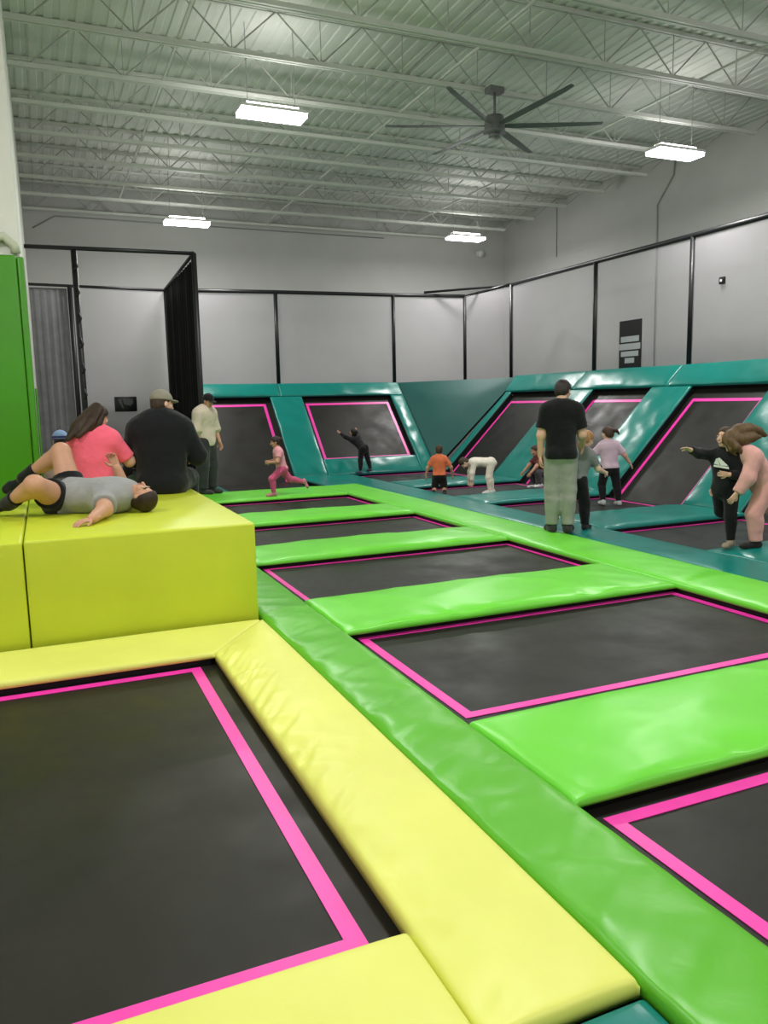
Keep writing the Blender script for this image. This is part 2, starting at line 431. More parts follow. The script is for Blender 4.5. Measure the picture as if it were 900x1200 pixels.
XN, YN = 10.78, 18.47
t = thing('right_barrier_net', 'pale barrier net on black posts above the right hand sloped trampolines', 'net')
rp = [(4.9, 4.39), (8.2, 4.39), (10.99, 4.38), (13.66, 4.38), (16.88, 4.37)]
for y, z in rp: net_post(t, XN, y, 2.1, z)
for (ya, za), (yb, zb) in zip(rp[:-1], rp[1:]): net_panel(t, (XN, ya), (XN, yb), 2.08, za, zb, M['net'])
MB().tube([(XN, 4.9, 4.39), (XN, 10.99, 4.38), (XN, 16.88, 4.37)], 0.05, 8).build('top_rail', M['steel_black'], t, True)
t = thing('back_barrier_net', 'pale barrier net on black posts above the back sloped trampolines', 'net')
bp = [(2.72, 4.16), (5.25, 4.20), (8.30, 4.23), (10.36, 4.27)]
for x, z in bp: net_post(t, x, YN, 2.02 if x > 3 else -0.3, z)
for (xa, za), (xb, zb) in zip(bp[:-1], bp[1:]): net_panel(t, (xa, YN), (xb, YN), 2.0, za, zb, M['net'])
MB().tube([(x, YN, z) for x, z in bp], 0.045, 8).build('top_rail', M['steel_black'], t, True)
t = thing('corner_barrier_net', 'narrow barrier net closing the far corner between the two long nets', 'net')
net_panel(t, (10.36, YN), (XN, 16.88), 2.0, 4.27, 4.37, M['net'], 0.02)
MB().tube([(10.40, YN - .03, 4.27), (XN - .02, 16.94, 4.37)], 0.035, 8).build('top_rail', M['steel_black'], t, True)
MB().tube([(9.2, YN + .06, 4.33), (11.15, 17.6, 4.45), (XN + .05, 16.95, 4.40)], 0.03, 8).build('brace_rail', M['steel_black'], t, True)

# enclosure left of the slopes: near frame, black curtain, drapes
t = thing('curtain_frame', 'tall black pole frame standing beside the black curtain at left', 'frame')
net_post(t, 0.66, 14.3, -0.36, 4.16); net_post(t, 2.62, 14.3, -0.36, 4.22)
MB().tube([(XP + .01, 14.3, 4.19), (2.62, 14.3, 4.22)], 0.035, 8).build('top_rail', M['steel_black'], t, True)
MB().tube([(2.62, 14.3, 4.22), (2.70, YN - .05, 4.16)], 0.03, 8).build('side_rail', M['steel_black'], t, True)
for k in range(6):
    z = 4.0 - k * 0.42
    MB().tube([(0.66, 14.255, z), (0.70, 14.25, z - 0.1), (0.655, 14.25, z - .16)], 0.02, 6).build('lacing_tie', M['steel_black'], t, True)
def drape(name, label, mat, a, b, z0, z1, folds, amp, cat='curtain'):
    n = folds * 8; m = 6; v = []; f = []
    d = Vector((b[0] - a[0], b[1] - a[1], 0)); nn = Vector((-d.y, d.x, 0)).normalized()
    for i in range(n + 1):
        s = i / n
        for j in range(m + 1):
            q = j / m; ph = 2 * math.pi * folds * s
            off = nn * amp * (math.sin(ph) + .4 * math.sin(2.3 * ph + 1 + q)) * (0.55 + 0.45 * (1 - q))
            v.append((a[0] + d.x * s + off.x, a[1] + d.y * s + off.y, z0 + (z1 - z0) * q))
    for i in range(n):
        for j in range(m):
            k = i * (m + 1) + j; f.append((k, k + m + 1, k + m + 2, k + 1))
    o = mesh_obj(name, v, f, mat, None, True)
    mod = o.modifiers.new('thickness', 'SOLIDIFY'); mod.thickness = 0.006
    return tag(o, label, cat)
drape('black_curtain', 'tall black curtain hanging edge on beside the back slopes', M['curtain'], (2.64, 14.4), (2.69, 18.32), -0.3, 4.14, 14, 0.035)
drape('grey_drape', 'dark grey pleated drape hanging behind the green column padding', M['grey_cloth'], (XP + .02, 18.5), (0.66, 18.5), -0.3, 4.12, 5, 0.012)
t = thing('left_barrier_net', 'pale mesh screen on black posts behind the seated people', 'net')
net_post(t, 0.72, YN, -0.36, 4.17, 0.05)
net_panel(t, (0.72, YN), (2.70, YN), -0.3, 4.15, 4.15, M['net'])
MB().tube([(XP + .01, YN, 4.18), (2.70, YN, 4.15)], 0.03, 8).build('top_rail', M['steel_black'], t, True)

# wall sign and small screen
t = thing('rules_sign', 'tall black sign with four pale bars hung on the right net', 'sign', (XN - 0.05, 12.5, 2.1))
MB().box((-0.012, -0.31, 0.0), (0.012, 0.31, 0.97)).build('board', M['screen'], t)
for (c, w, z0, z1) in ((0, .52, .55, .66), (0, .60, .40, .52), (0, .50, .27, .37), (0, .27, .14, .24)):
    MB().box((-0.016, c - w / 2, z0), (-0.0121, c + w / 2, z1)).build('printed_bar', M['sign_text'], t)
t = thing('wall_screen', 'small black screen with a dim grey emblem on the pale mesh screen', 'screen', (1.705, YN - 0.05, 1.645))
bevelled_box('case', (-0.235, -0.04, -0.165), (0.235, 0.03, 0.165), 0.012, M['screen'], t)
b = MB()
for poly in (((-.17, .11), (-.10, .115), (-.05, -.09), (-.075, -.10)), ((-.06, .11), (.15, .11), (.16, .03), (.10, -.04), (-.04, .0))):
    k = len(b.v); b.v += [(x, -0.042, z) for x, z in poly] + [(x, -0.0405, z) for x, z in poly]; n = len(poly)
    b.f += [tuple(k + i for i in range(n)), tuple(k + n + i for i in reversed(range(n)))] + [(k + i, k + n + i, k + n + (i + 1) % n, k + (i + 1) % n) for i in range(n)]
b.build('emblem', M['sign_dim'], t)
t = thing('junction_box', 'small black box fixed high on the right net', 'box', (XN - .05, 10.25, 3.5))
bevelled_box('body', (-.03, -.05, -.06), (.03, .05, .06), .008, M['steel_black'], t)
MB().box((-.035, -.02, -.02), (-.029, .02, .02)).build('label_plate', M['white'], t)

# ------------------------------------------------------------------ floor pads and trampolines
X, Y, Z = (1, 0, 0), (0, 1, 0), (0, 0, 1)
def pleat_inner(uu, vv, U, V):     # gathered pleats along the low-u edge
    q = np.clip(1 - uu / 0.24, 0, 1) ** 1.2
    return q * 0.020 * (ridge(vv * 7 + uu * 5, uu * 2 + 3) + .7 * ridge(vv * 15 - uu * 8, uu * 3)) - 0.012 * np.clip(1 - uu / 0.20, 0, 1)
def pleat_cross(uu, vv, U, V):     # slack creases running over a long strip
    return 0.015 * ridge(vv * 4.2 + uu * 2.6, uu * 1.5 + 9) + 0.010 * ridge(vv * 9.0 - uu * 5, uu * 2 + 2)
def pleat_front(uu, vv, U, V):     # gathers along the near edge of a cross pad
    q = np.clip(1 - vv / 0.22, 0, 1)
    return q * 0.030 * ridge(uu * 5 + vv * 2, vv * 2) + 0.014 * ridge(uu * 1.6 + vv * 2.3, vv * 1.4 - uu)

# yellow court (nearest)
trampoline('square_trampoline', 'nearest trampoline with a pink outline inside the pale yellow pads', (-0.80, 1.99, 0), X, Y, 1.71, 2.96, (0.10, 1.61, 0.07, 2.95), 'trampolines')
def pleat_long(uu, vv, U, V):      # the same along the high-v edge
    e = V - vv; q = np.clip(1 - e / 0.26, 0, 1) ** 1.1; sl = np.clip((uu - 0.5) / 1.2, 0.25, 1)
    return q * sl * 0.034 * (ridge(uu * 6 + e * 6, e * 2 + 3) + .8 * ridge(uu * 13 - e * 9, e * 3)) - 0.014 * np.clip(1 - e / 0.20, 0, 1) + 0.006 * ridge(uu * 2.2 + vv * 3, vv * 2)
pad('yellow_pad', 'pale yellow pad running along the right of the nearest trampoline', (1.40, 1.53, 0), Y, (-1, 0, 0), 4.08, 0.49, M['yellow'], 'yellow pads', dome=0.028, res=0.02, seed=1, pleat=pleat_long, wr=0.003, t=0.058, under=0.02, trim=lambda u, v: u * (4.08 - 0.655 * v / 0.49) / 4.08)
pad('yellow_pad', 'pale yellow pad across the near end of the nearest trampoline', (-1.3, 1.53, 0), X, Y, 2.205, 0.46, M['yellow'], 'yellow pads', dome=0.02, res=0.03, seed=2, wr=0.004, t=0.058, under=0.02)
pad('yellow_pad', 'pale yellow pad between the nearest trampoline and the tall yellow blocks', (-1.3, 4.95, 0), X, Y, 2.205, 0.66, M['yellow'], 'yellow pads', dome=0.02, res=0.03, seed=3, wr=0.004, trim=lambda u, v: u * (2.205 + 0.485 * v / 0.66) / 2.205)
pad('yellow_pad', 'pale yellow pad on the left side of the nearest trampoline', (-1.3, 1.995, 0), X, Y, 0.50, 2.95, M['yellow'], 'yellow pads', dome=0.02, res=0.05, seed=4, wr=0.003)
pad('teal_pad', 'low teal pad below the front corner of the yellow pads', (-1.3, 0.55, -0.035), X, Y, 2.70, 0.965, M['teal'], 'teal floor pads', dome=0.01, res=0.06, seed=5, wr=0.002)

# green court
ROWS = [(0.55, 2.40), (3.27, 5.00), (5.98, 7.64), (8.55, 10.15), (11.15, 12.88)]
pad('green_pad', 'long green pad strip along the yellow pad and the yellow block', (1.405, 0.35, 0), X, Y, 0.425, 13.9, M['green_strip'], 'green pads', dome=0.022, res=0.03, seed=6, pleat=pleat_cross, wr=0.003, t=0.074, base=False)
pad('green_pad', 'long green pad strip beside the teal strip under the man in grey trousers', (4.845, 1.0, 0), X, Y, 0.70, 13.25, M['green'], 'green pads', dome=0.035, res=0.05, seed=7, wr=0.004)
CROSS = [(2.40, 3.27, 'green cross pad between the two nearest green court trampolines'),
         (5.00, 5.98, 'green cross pad in front of the middle green court trampoline'),
         (7.64, 8.55, 'green cross pad behind the middle green court trampoline'),
         (10.15, 11.15, 'green cross pad below the running child in pink'),
         (12.88, 14.25, 'last green cross pad at the foot of the back slopes')]
for k, (a, b, l) in enumerate(CROSS):
    pad('green_pad', l, (1.836, a, 0), X, Y, 3.004, b - a, M['green'], 'green pads', dome=(0.034, 0.045, 0.05, 0.05, 0.02)[k], res=0.035 if k < 2 else 0.06, seed=10 + k, pleat=pleat_front, wr=0.005, setback=0.045)
names = ['green court trampoline at the right edge with a pink corner', 'largest green court trampoline with a pink outline near the front', 'green court trampoline in the middle beside the yellow block',
         'narrow looking green court trampoline fourth from the front', 'farthest green court trampoline under the running child']
for k, (a, b) in enumerate(ROWS):
    trampoline('rectangular_trampoline', names[k], (1.835, a, 0), X, Y, 3.005, b - a, (0.105, 3.02, 0.20, b - a + (-0.045, 0.06, 0.03, 0.03, 0.03)[k]), 'trampolines', ext=0.10, SW=0.066 if k < 2 else 0.05)

# teal court
pad('teal_pad', 'long teal pad strip along the green pads', (5.555, 1.0, 0), X, Y, 0.63, 15.3, M['teal'], 'teal floor pads', dome=0.015, res=0.06, seed=20, wr=0.004)
TROWS = [(3.3, 5.0), (6.0, 7.62), (8.72, 10.42), (11.42, 13.1), (14.15, 16.3)]
XT0, XT1 = 6.19, 8.56
tn = ['teal court trampoline at the right edge of the picture', 'teal court trampoline behind the girl pointing', 'teal court trampoline under the girl in the lavender top',
      'teal court trampoline under the bending child in white', 'teal court trampoline at the foot of the small back slope']
TC = [(5.0, 6.0, 'teal cross pad under the two girls at the right'), (7.62, 8.72, 'teal cross pad behind the boy in black trousers'),
      (10.42, 11.42, 'teal cross pad in front of the bending child in white'), (13.1, 14.15, 'teal cross pad behind the boy in the orange shirt')]
for k, (a, b) in enumerate(TROWS):
    trampoline('rectangular_trampoline', tn[k], (XT0, a, 0), X, Y, XT1 - XT0, b - a, (0.08, XT1 - XT0 - 0.06, 0.15, b - a + 0.03), 'trampolines', ext=0.08, SW=0.05)
for k, (a, b, l) in enumerate(TC):
    pad('teal_pad', l, (XT0 + 0.002, a, 0), X, Y, XT1 - XT0 + 0.25 if False else XT1 - XT0, b - a, M['teal'], 'teal floor pads', dome=0.05, res=0.06, seed=30 + k, pleat=pleat_front, wr=0.006, setback=0.045)

# ------------------------------------------------------------------ sloped trampolines and their pads
X0, Y0 = 8.58, 16.35          # pad planes x - z = X0 and y - z = Y0
q = math.sqrt(0.5)
RE = (0, -1, 0); RS = (q, 0, q)          # right slopes: u towards the viewer, v up the slope  (u x v points into the room)
def creased(uu, vv, U, V):         # badly slack covers
    return 0.016 * ridge(vv * 4.5 + uu * 3, uu * 1.5) + 0.012 * ridge(vv * 8 - uu * 6, uu * 2 + 5)
def slope_pad_r(label, y_far, y_near, z0, z1, seed, res=0.07, dome=0.02, mat='teal', t=0.032):
    pad('slope_pad', label, (X0 + z0, y_far, z0), RE, RS, y_far - y_near, (z1 - z0) / q, M[mat], 'sloped wall pads', t=t, under=0.11, dome=dome, res=res, seed=seed, wr=0.014, pleat=creased if seed in (42, 43, 63) else None, r=0.03)
def slope_tramp_r(label, y_far, y_near, z0, z1):
    U = y_far - y_near; V = (z1 - z0) / q
    trampoline('sloped_trampoline', label, (X0 + z0, y_far, z0), RE, RS, U, V, (0.09, U - 0.09, -0.05, V - 0.20), 'sloped trampolines', zmat=-0.13, ext=0.06, sides='lrb', frame_h=0.12, sag=0.004)
SR = [(16.2, 14.18), (13.14, 11.44), (10.46, 8.80), (7.75, 6.1)]
sl = ['sloped trampoline on the right next to the far corner', 'sloped trampoline behind the head of the man in the black shirt', 'sloped trampoline with a pink outline behind the pointing girl', 'sloped trampoline past the right edge of the picture']
for k, (a, b) in enumerate(SR): slope_tramp_r(sl[k], a, b, 0.0, 1.76)
side = [(16.42, 16.2, 'narrow sloped teal pad beside the shaded teal corner panel'), (14.18, 13.14, 'sloped teal pad behind the man in the black shirt'),
        (11.44, 10.46, 'sloped wrinkled teal pad above the girl in lavender'), (8.80, 7.75, 'sloped teal pad behind the girl in pink')]
for k, (a, b, l) in enumerate(side): slope_pad_r(l, a, b, -0.02, 1.755, 40 + k, mat='teal')
tops = [(16.62, 13.80, 'teal top pad of the right slopes nearest the far corner'), (13.80, 11.06, 'teal top pad of the right slopes under the black sign'), (11.06, 8.28, 'teal top pad of the right slopes above the pointing girl'), (8.28, 5.5, 'teal top pad of the right slopes at the right edge')]
for k, (a, b, l) in enumerate(tops): slope_pad_r(l, a, b, 1.762, 2.15, 50 + k, dome=0.03)

BE = (1, 0, 0); BS = (0, q, q)
def slope_pad_b(label, x0, x1, z0, z1, seed, res=0.07, dome=0.02):
    pad('slope_pad', label, (x0, Y0 + z0, z0), BE, BS, x1 - x0, (z1 - z0) / q, M['teal'], 'sloped wall pads', t=0.032, under=0.11, dome=dome, res=res, seed=seed, wr=0.014, pleat=creased if seed in (42, 43, 63) else None, r=0.03)
def slope_tramp_b(label, x0, x1, z0, z1, stripe, sides):
    trampoline('sloped_trampoline', label, (x0, Y0 + z0, z0), BE, BS, x1 - x0, (z1 - z0) / q, stripe, 'sloped trampolines', zmat=-0.13, ext=0.05, sides=sides, frame_h=0.12, sag=0.004)
slope_tramp_b('large sloped trampoline on the back beside the black curtain', 3.05, 4.92, 0.0, 1.76, (0.06, 1.76, -0.06, 2.36), 'lrb')
slope_tramp_b('small sloped trampoline on the back with a full pink outline', 5.70, 8.02, 0.34, 1.76, (0.08, 2.25, 0.05, 1.87), 'lrfb')
slope_pad_b('sloped teal pad beside the black curtain', 2.72, 3.05, -0.02, 1.755, 60)
slope_pad_b('wide sloped teal pad between the two back slopes', 4.92, 5.70, -0.02, 1.755, 61)
slope_pad_b('low teal pad below the small back slope', 5.70, 8.02, -0.02, 0.335, 62)
slope_pad_b('shiny wrinkled sloped teal pad right of the small back slope', 8.02, 8.36, -0.02, 1.755, 63)
slope_pad_b('teal top pad of the back slopes beside the black curtain', 2.72, 5.19, 1.762, 2.07, 64)
slope_pad_b('teal top pad above the small back slope', 5.19, 8.36, 1.762, 2.07, 65)

# floor in front of the large back slope
trampoline('rectangular_trampoline', 'flat trampoline at the foot of the large back slope', (3.05, 14.3, 0), X, Y, 1.87, 2.1, (0.06, 1.78, 0.05, 2.2), 'trampolines', zmat=-0.10, ext=0.08, sides='l')
pad('teal_pad', 'narrow teal pad strip beside the feet of the man in beige', (2.72, 14.27, 0), X, Y, 0.33, 2.05, M['teal'], 'teal floor pads', dome=0.02, res=0.07, seed=70)
pad('teal_pad', 'teal pad behind the running child in pink', (4.92, 14.27, 0), X, Y, 0.63, 2.05, M['teal'], 'teal floor pads', dome=0.02, res=0.07, seed=71)

# corner panel (triangular, shade of its steeper tilt put into the colour), plane through both slopes
A = Vector((8.38, 16.42, 0.02)); B = Vector((8.38, 16.42 + 2.05, 2.07)); C = Vector((8.58 + 2.10, 16.44, 2.12))
N = ((C - A).cross(B - A)).normalized()
if N.z < 0: N = -N
n = 24; v = []; f = []; ids = {}
for i in range(n + 1):
    for j in range(n + 1 - i):
        p = A + (B - A) * (i / n) + (C - A) * (j / n)
        d = min(i, j, n - i - j) / n
        p = p + N * (0.05 * min(1, d * 5) - 0.03 + 0.004 * float(ridge(np.array(p.x * 2.1 + p.z), np.array(p.y * 1.7 - p.z))))
        ids[i, j] = len(v); v.append(tuple(p))
for i in range(n):
    for j in range(n - i):
        f.append((ids[i, j], ids[i, j + 1], ids[i + 1, j]))
        if j < n - i - 1: f.append((ids[i + 1, j], ids[i, j + 1], ids[i + 1, j + 1]))
t = thing('corner_pad', 'shaded teal triangular corner panel between the back and right slopes', 'pad')
mesh_obj('cover', v, f, M['teal_shaded'], t, True)
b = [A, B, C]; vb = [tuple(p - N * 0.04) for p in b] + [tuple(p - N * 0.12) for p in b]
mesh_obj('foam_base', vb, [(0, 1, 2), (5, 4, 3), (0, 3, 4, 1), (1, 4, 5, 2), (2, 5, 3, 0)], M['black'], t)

# ------------------------------------------------------------------ yellow blocks and green column padding
def block(label, lo, hi, seed):
    t = thing('foam_block', label, 'block', group='tall yellow blocks')
    bm = bmesh.new(); bmesh.ops.create_cube(bm, size=1.0)
    for vv in bm.verts: vv.co = Vector(((lo[i] + hi[i]) / 2 + vv.co[i] * (hi[i] - lo[i]) for i in range(3)))
    bmesh.ops.bevel(bm, geom=bm.edges[:], offset=0.022, segments=3, affect='EDGES', profile=0.5)
    me = bpy.data.meshes.new('cover'); bm.to_mesh(me); bm.free(); me.materials.append(M['lime_box'])
    me.polygons.foreach_set('use_smooth', [True] * len(me.polygons))
    o = link(bpy.data.objects.new('cover', me)); o.parent = t
    return t
block('big lime yellow foam block the people sit and lie on', (-0.186, 5.655, -0.07), (1.385, 8.40, 0.725), 1)
block('left lime yellow foam block cut off by the picture edge', (-1.30, 5.655, -0.07), (-0.194, 8.34, 0.722), 2)
t = thing('column_pad', 'bright green padding wrapped around the foot of the white wall', 'pad')
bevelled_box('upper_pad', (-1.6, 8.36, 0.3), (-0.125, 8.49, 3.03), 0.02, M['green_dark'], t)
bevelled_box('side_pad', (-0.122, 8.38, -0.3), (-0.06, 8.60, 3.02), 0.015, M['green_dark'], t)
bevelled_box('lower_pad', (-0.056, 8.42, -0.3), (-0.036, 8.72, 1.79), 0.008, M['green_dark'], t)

# ------------------------------------------------------------------ people: one skinned body each, grown as a smooth field
def v3(p): return np.array(p, float)
def nrm(p): p = v3(p); return p / np.linalg.norm(p)

class Field:
    def __init__(s, lo, hi, h, k=0.02):
        s.h = h; s.k = k; s.lo = v3(lo); n = np.ceil((v3(hi) - s.lo) / h).astype(int) + 1
        s.n = n; s.g = np.full(n, 1.0, np.float32)
    def _win(s, lo, hi):
        m = s.k + 2.5 * s.h
        a = np.clip(np.floor((lo - m - s.lo) / s.h).astype(int), 0, s.n); b = np.clip(np.ceil((hi + m - s.lo) / s.h).astype(int) + 1, 0, s.n)
        if np.any(b <= a): return None
        ax = [((np.arange(a[i], b[i]) * s.h) + s.lo[i]).astype(np.float32) for i in range(3)]
        return (slice(a[0], b[0]), slice(a[1], b[1]), slice(a[2], b[2])), ax[0][:, None, None], ax[1][None, :, None], ax[2][None, None, :]
    def _add(s, w, d, k):
        g = s.g[w]; k = s.k if k is None else k
        if k <= 0: s.g[w] = np.minimum(g, d); return
        hh = np.maximum(k - np.abs(g - d), 0) / k
        s.g[w] = np.minimum(g, d) - hh * hh * k * 0.25
    def cone(s, a, b, ra, rb, flat=None, cuts=(), k=None):
        """round cone a-b; flat = (axis, f): squeezed to f along axis; cuts = [(point, normal)] keep the side the normal leaves"""
        a = v3(a); b = v3(b); R = max(ra, rb)
        w = s._win(np.minimum(a, b) - R, np.maximum(a, b) + R)
        if w is None: return
        sl, x, y, z = w
        px, py, pz = x - a[0], y - a[1], z - a[2]; d = b - a
        if flat is not None:
            ax, f = flat; q = px * ax[0] + py * ax[1] + pz * ax[2]; e = 1 / f - 1
            px = px + q * (ax[0] * e); py = py + q * (ax[1] * e); pz = pz + q * (ax[2] * e)
            d = d + ax * (d @ ax) * e
        L = max(d @ d, 1e-9)
        t = np.clip((px * d[0] + py * d[1] + pz * d[2]) / L, 0, 1)
        qx, qy, qz = px - d[0] * t, py - d[1] * t, pz - d[2] * t
        dist = np.sqrt(qx * qx + qy * qy + qz * qz) - (ra + (rb - ra) * t)
        if flat is not None: dist = dist * (0.5 + 0.5 * flat[1])
        for (p, nn) in cuts:
            p = v3(p); nn = nrm(nn)
            dist = np.maximum(dist, (x - p[0]) * nn[0] + (y - p[1]) * nn[1] + (z - p[2]) * nn[2])
        s._add(sl, dist.astype(np.float32), k)
    def ell(s, c, axes, rad, cuts=(), k=None):
        c = v3(c); R = max(rad); w = s._win(c - R, c + R)
        if w is None: return
        sl, x, y, z = w; px, py, pz = x - c[0], y - c[1], z - c[2]; q = 0; q2 = 0
        for ax, r in zip(axes, rad):
            u = px * ax[0] + py * ax[1] + pz * ax[2]; q = q + (u / r) ** 2; q2 = q2 + (u / (r * r)) ** 2
        k0 = np.sqrt(q); dist = k0 * (k0 - 1) / np.maximum(np.sqrt(q2), 1e-6)
        for (p, nn) in cuts:
            p = v3(p); nn = nrm(nn)
            dist = np.maximum(dist, (x - p[0]) * nn[0] + (y - p[1]) * nn[1] + (z - p[2]) * nn[2])
        s._add(sl, dist.astype(np.float32), k)
    def cut(s, p, nn):
        p = v3(p); nn = nrm(nn)
        x = (np.arange(s.n[0]) * s.h + s.lo[0])[:, None, None]; y = (np.arange(s.n[1]) * s.h + s.lo[1])[None, :, None]; z = (np.arange(s.n[2]) * s.h + s.lo[2])[None, None, :]
        s.g = np.maximum(s.g, ((x - p[0]) * nn[0] + (y - p[1]) * nn[1] + (z - p[2]) * nn[2]).astype(np.float32))
    def mesh(s):
        g = s.g; I = g < 0
        c = np.zeros(tuple(s.n - 1), np.int8)
        for dx in (0, 1):
            for dy in (0, 1):
                for dz in (0, 1):
                    c += I[dx:s.n[0] - 1 + dx, dy:s.n[1] - 1 + dy, dz:s.n[2] - 1 + dz]
        act = np.argwhere((c > 0) & (c < 8))
        if len(act) == 0: return np.zeros((0, 3)), np.zeros((0, 4), int)
        cor = {}
        for o in [(a, b, e) for a in (0, 1) for b in (0, 1) for e in (0, 1)]:
            cor[o] = g[act[:, 0] + o[0], act[:, 1] + o[1], act[:, 2] + o[2]]
        acc = np.zeros((len(act), 3)); cnt = np.zeros(len(act))
        for o in cor:
            for ax in range(3):
                if o[ax] == 0:
                    o2 = list(o); o2[ax] = 1; o2 = tuple(o2); a = cor[o]; b = cor[o2]; m = (a < 0) != (b < 0)
                    t = np.where(m, a / np.where(m, a - b, 1), 0)
                    p = np.array(o, float)[None, :].repeat(len(act), 0); p[:, ax] += t
                    acc[m] += p[m]; cnt[m] += 1
        V = s.lo + (act + acc / cnt[:, None]) * s.h
        idx = np.full(tuple(s.n - 1), -1, np.int64); idx[act[:, 0], act[:, 1], act[:, 2]] = np.arange(len(act))
        F = []
        for ax in range(3):
            b, e = [(1, 2), (2, 0), (0, 1)][ax]
            sa = [slice(None)] * 3; sb = [slice(None)] * 3; sa[ax] = slice(0, -1); sb[ax] = slice(1, None)
            A = I[tuple(sa)]; B = I[tuple(sb)]; ed = np.argwhere(A != B)
            ed = ed[(ed[:, b] > 0) & (ed[:, e] > 0) & (ed[:, b] < s.n[b] - 1) & (ed[:, e] < s.n[e] - 1)]
            if len(ed) == 0: continue
            def cell(db, de):
                q = ed.copy(); q[:, b] -= db; q[:, e] -= de; return idx[q[:, 0], q[:, 1], q[:, 2]]
            Q = np.stack([cell(1, 1), cell(0, 1), cell(0, 0), cell(1, 0)], -1)
            ins = A[ed[:, 0], ed[:, 1], ed[:, 2]]
            Q[~ins] = Q[~ins][:, ::-1]
            F.append(Q)
        F = np.concatenate(F); F = F[(F >= 0).all(1)]
        return V, F

def field_obj(name, parts, mat, parent):
    Vs = []; Fs = []; n = 0
    for V, F in parts:
        Vs.append(V); Fs.append(F + n); n += len(V)
    V = np.concatenate(Vs); F = np.concatenate(Fs)
    me = bpy.data.meshes.new(name)
    me.vertices.add(len(V)); me.vertices.foreach_set('co', V.astype(np.float32).ravel())
    me.loops.add(F.size); me.loops.foreach_set('vertex_index', F.astype(np.int32).ravel())
    me.polygons.add(len(F)); me.polygons.foreach_set('loop_start', np.arange(0, F.size, 4, dtype=np.int32))
    me.polygons.foreach_set('use_smooth', np.ones(len(F), bool))
    me.materials.append(mat); me.update(calc_edges=True); me.validate()
    o = link(bpy.data.objects.new(name, me)); o.parent = parent
    return o

_mc = {}
def cloth(rgb, rough=0.85):
    if ('c', rgb) not in _mc: _mc['c', rgb] = surf('cloth_%d_%d_%d' % rgb, rgb, rough, 0.25, 0.10, 6.0, 0.8, 9.0, 0.022, sheen=0.15)
    return _mc['c', rgb]
def skin(rgb):
    if ('s', rgb) not in _mc: _mc['s', rgb] = surf('skin_%d_%d_%d' % rgb, rgb, 0.5, 0.4, 0.06, 8.0, 0.1, 120, 0.001)
    return _mc['s', rgb]
def hairmat(rgb):
    if ('h', rgb) not in _mc: _mc['h', rgb] = surf('hair_%d_%d_%d' % rgb, rgb, 0.5, 0.4, 0.35, 9.0, 0.7, 60, 0.006, stretch=(3.0, 3.0, 0.35))
    return _mc['h', rgb]
FAIR = (222, 176, 150); TAN = (200, 150, 122); PALE = (232, 194, 172)

def ortho(a, ref):
    a = v3(a); a = a - ref * (a @ ref); return a / np.linalg.norm(a)

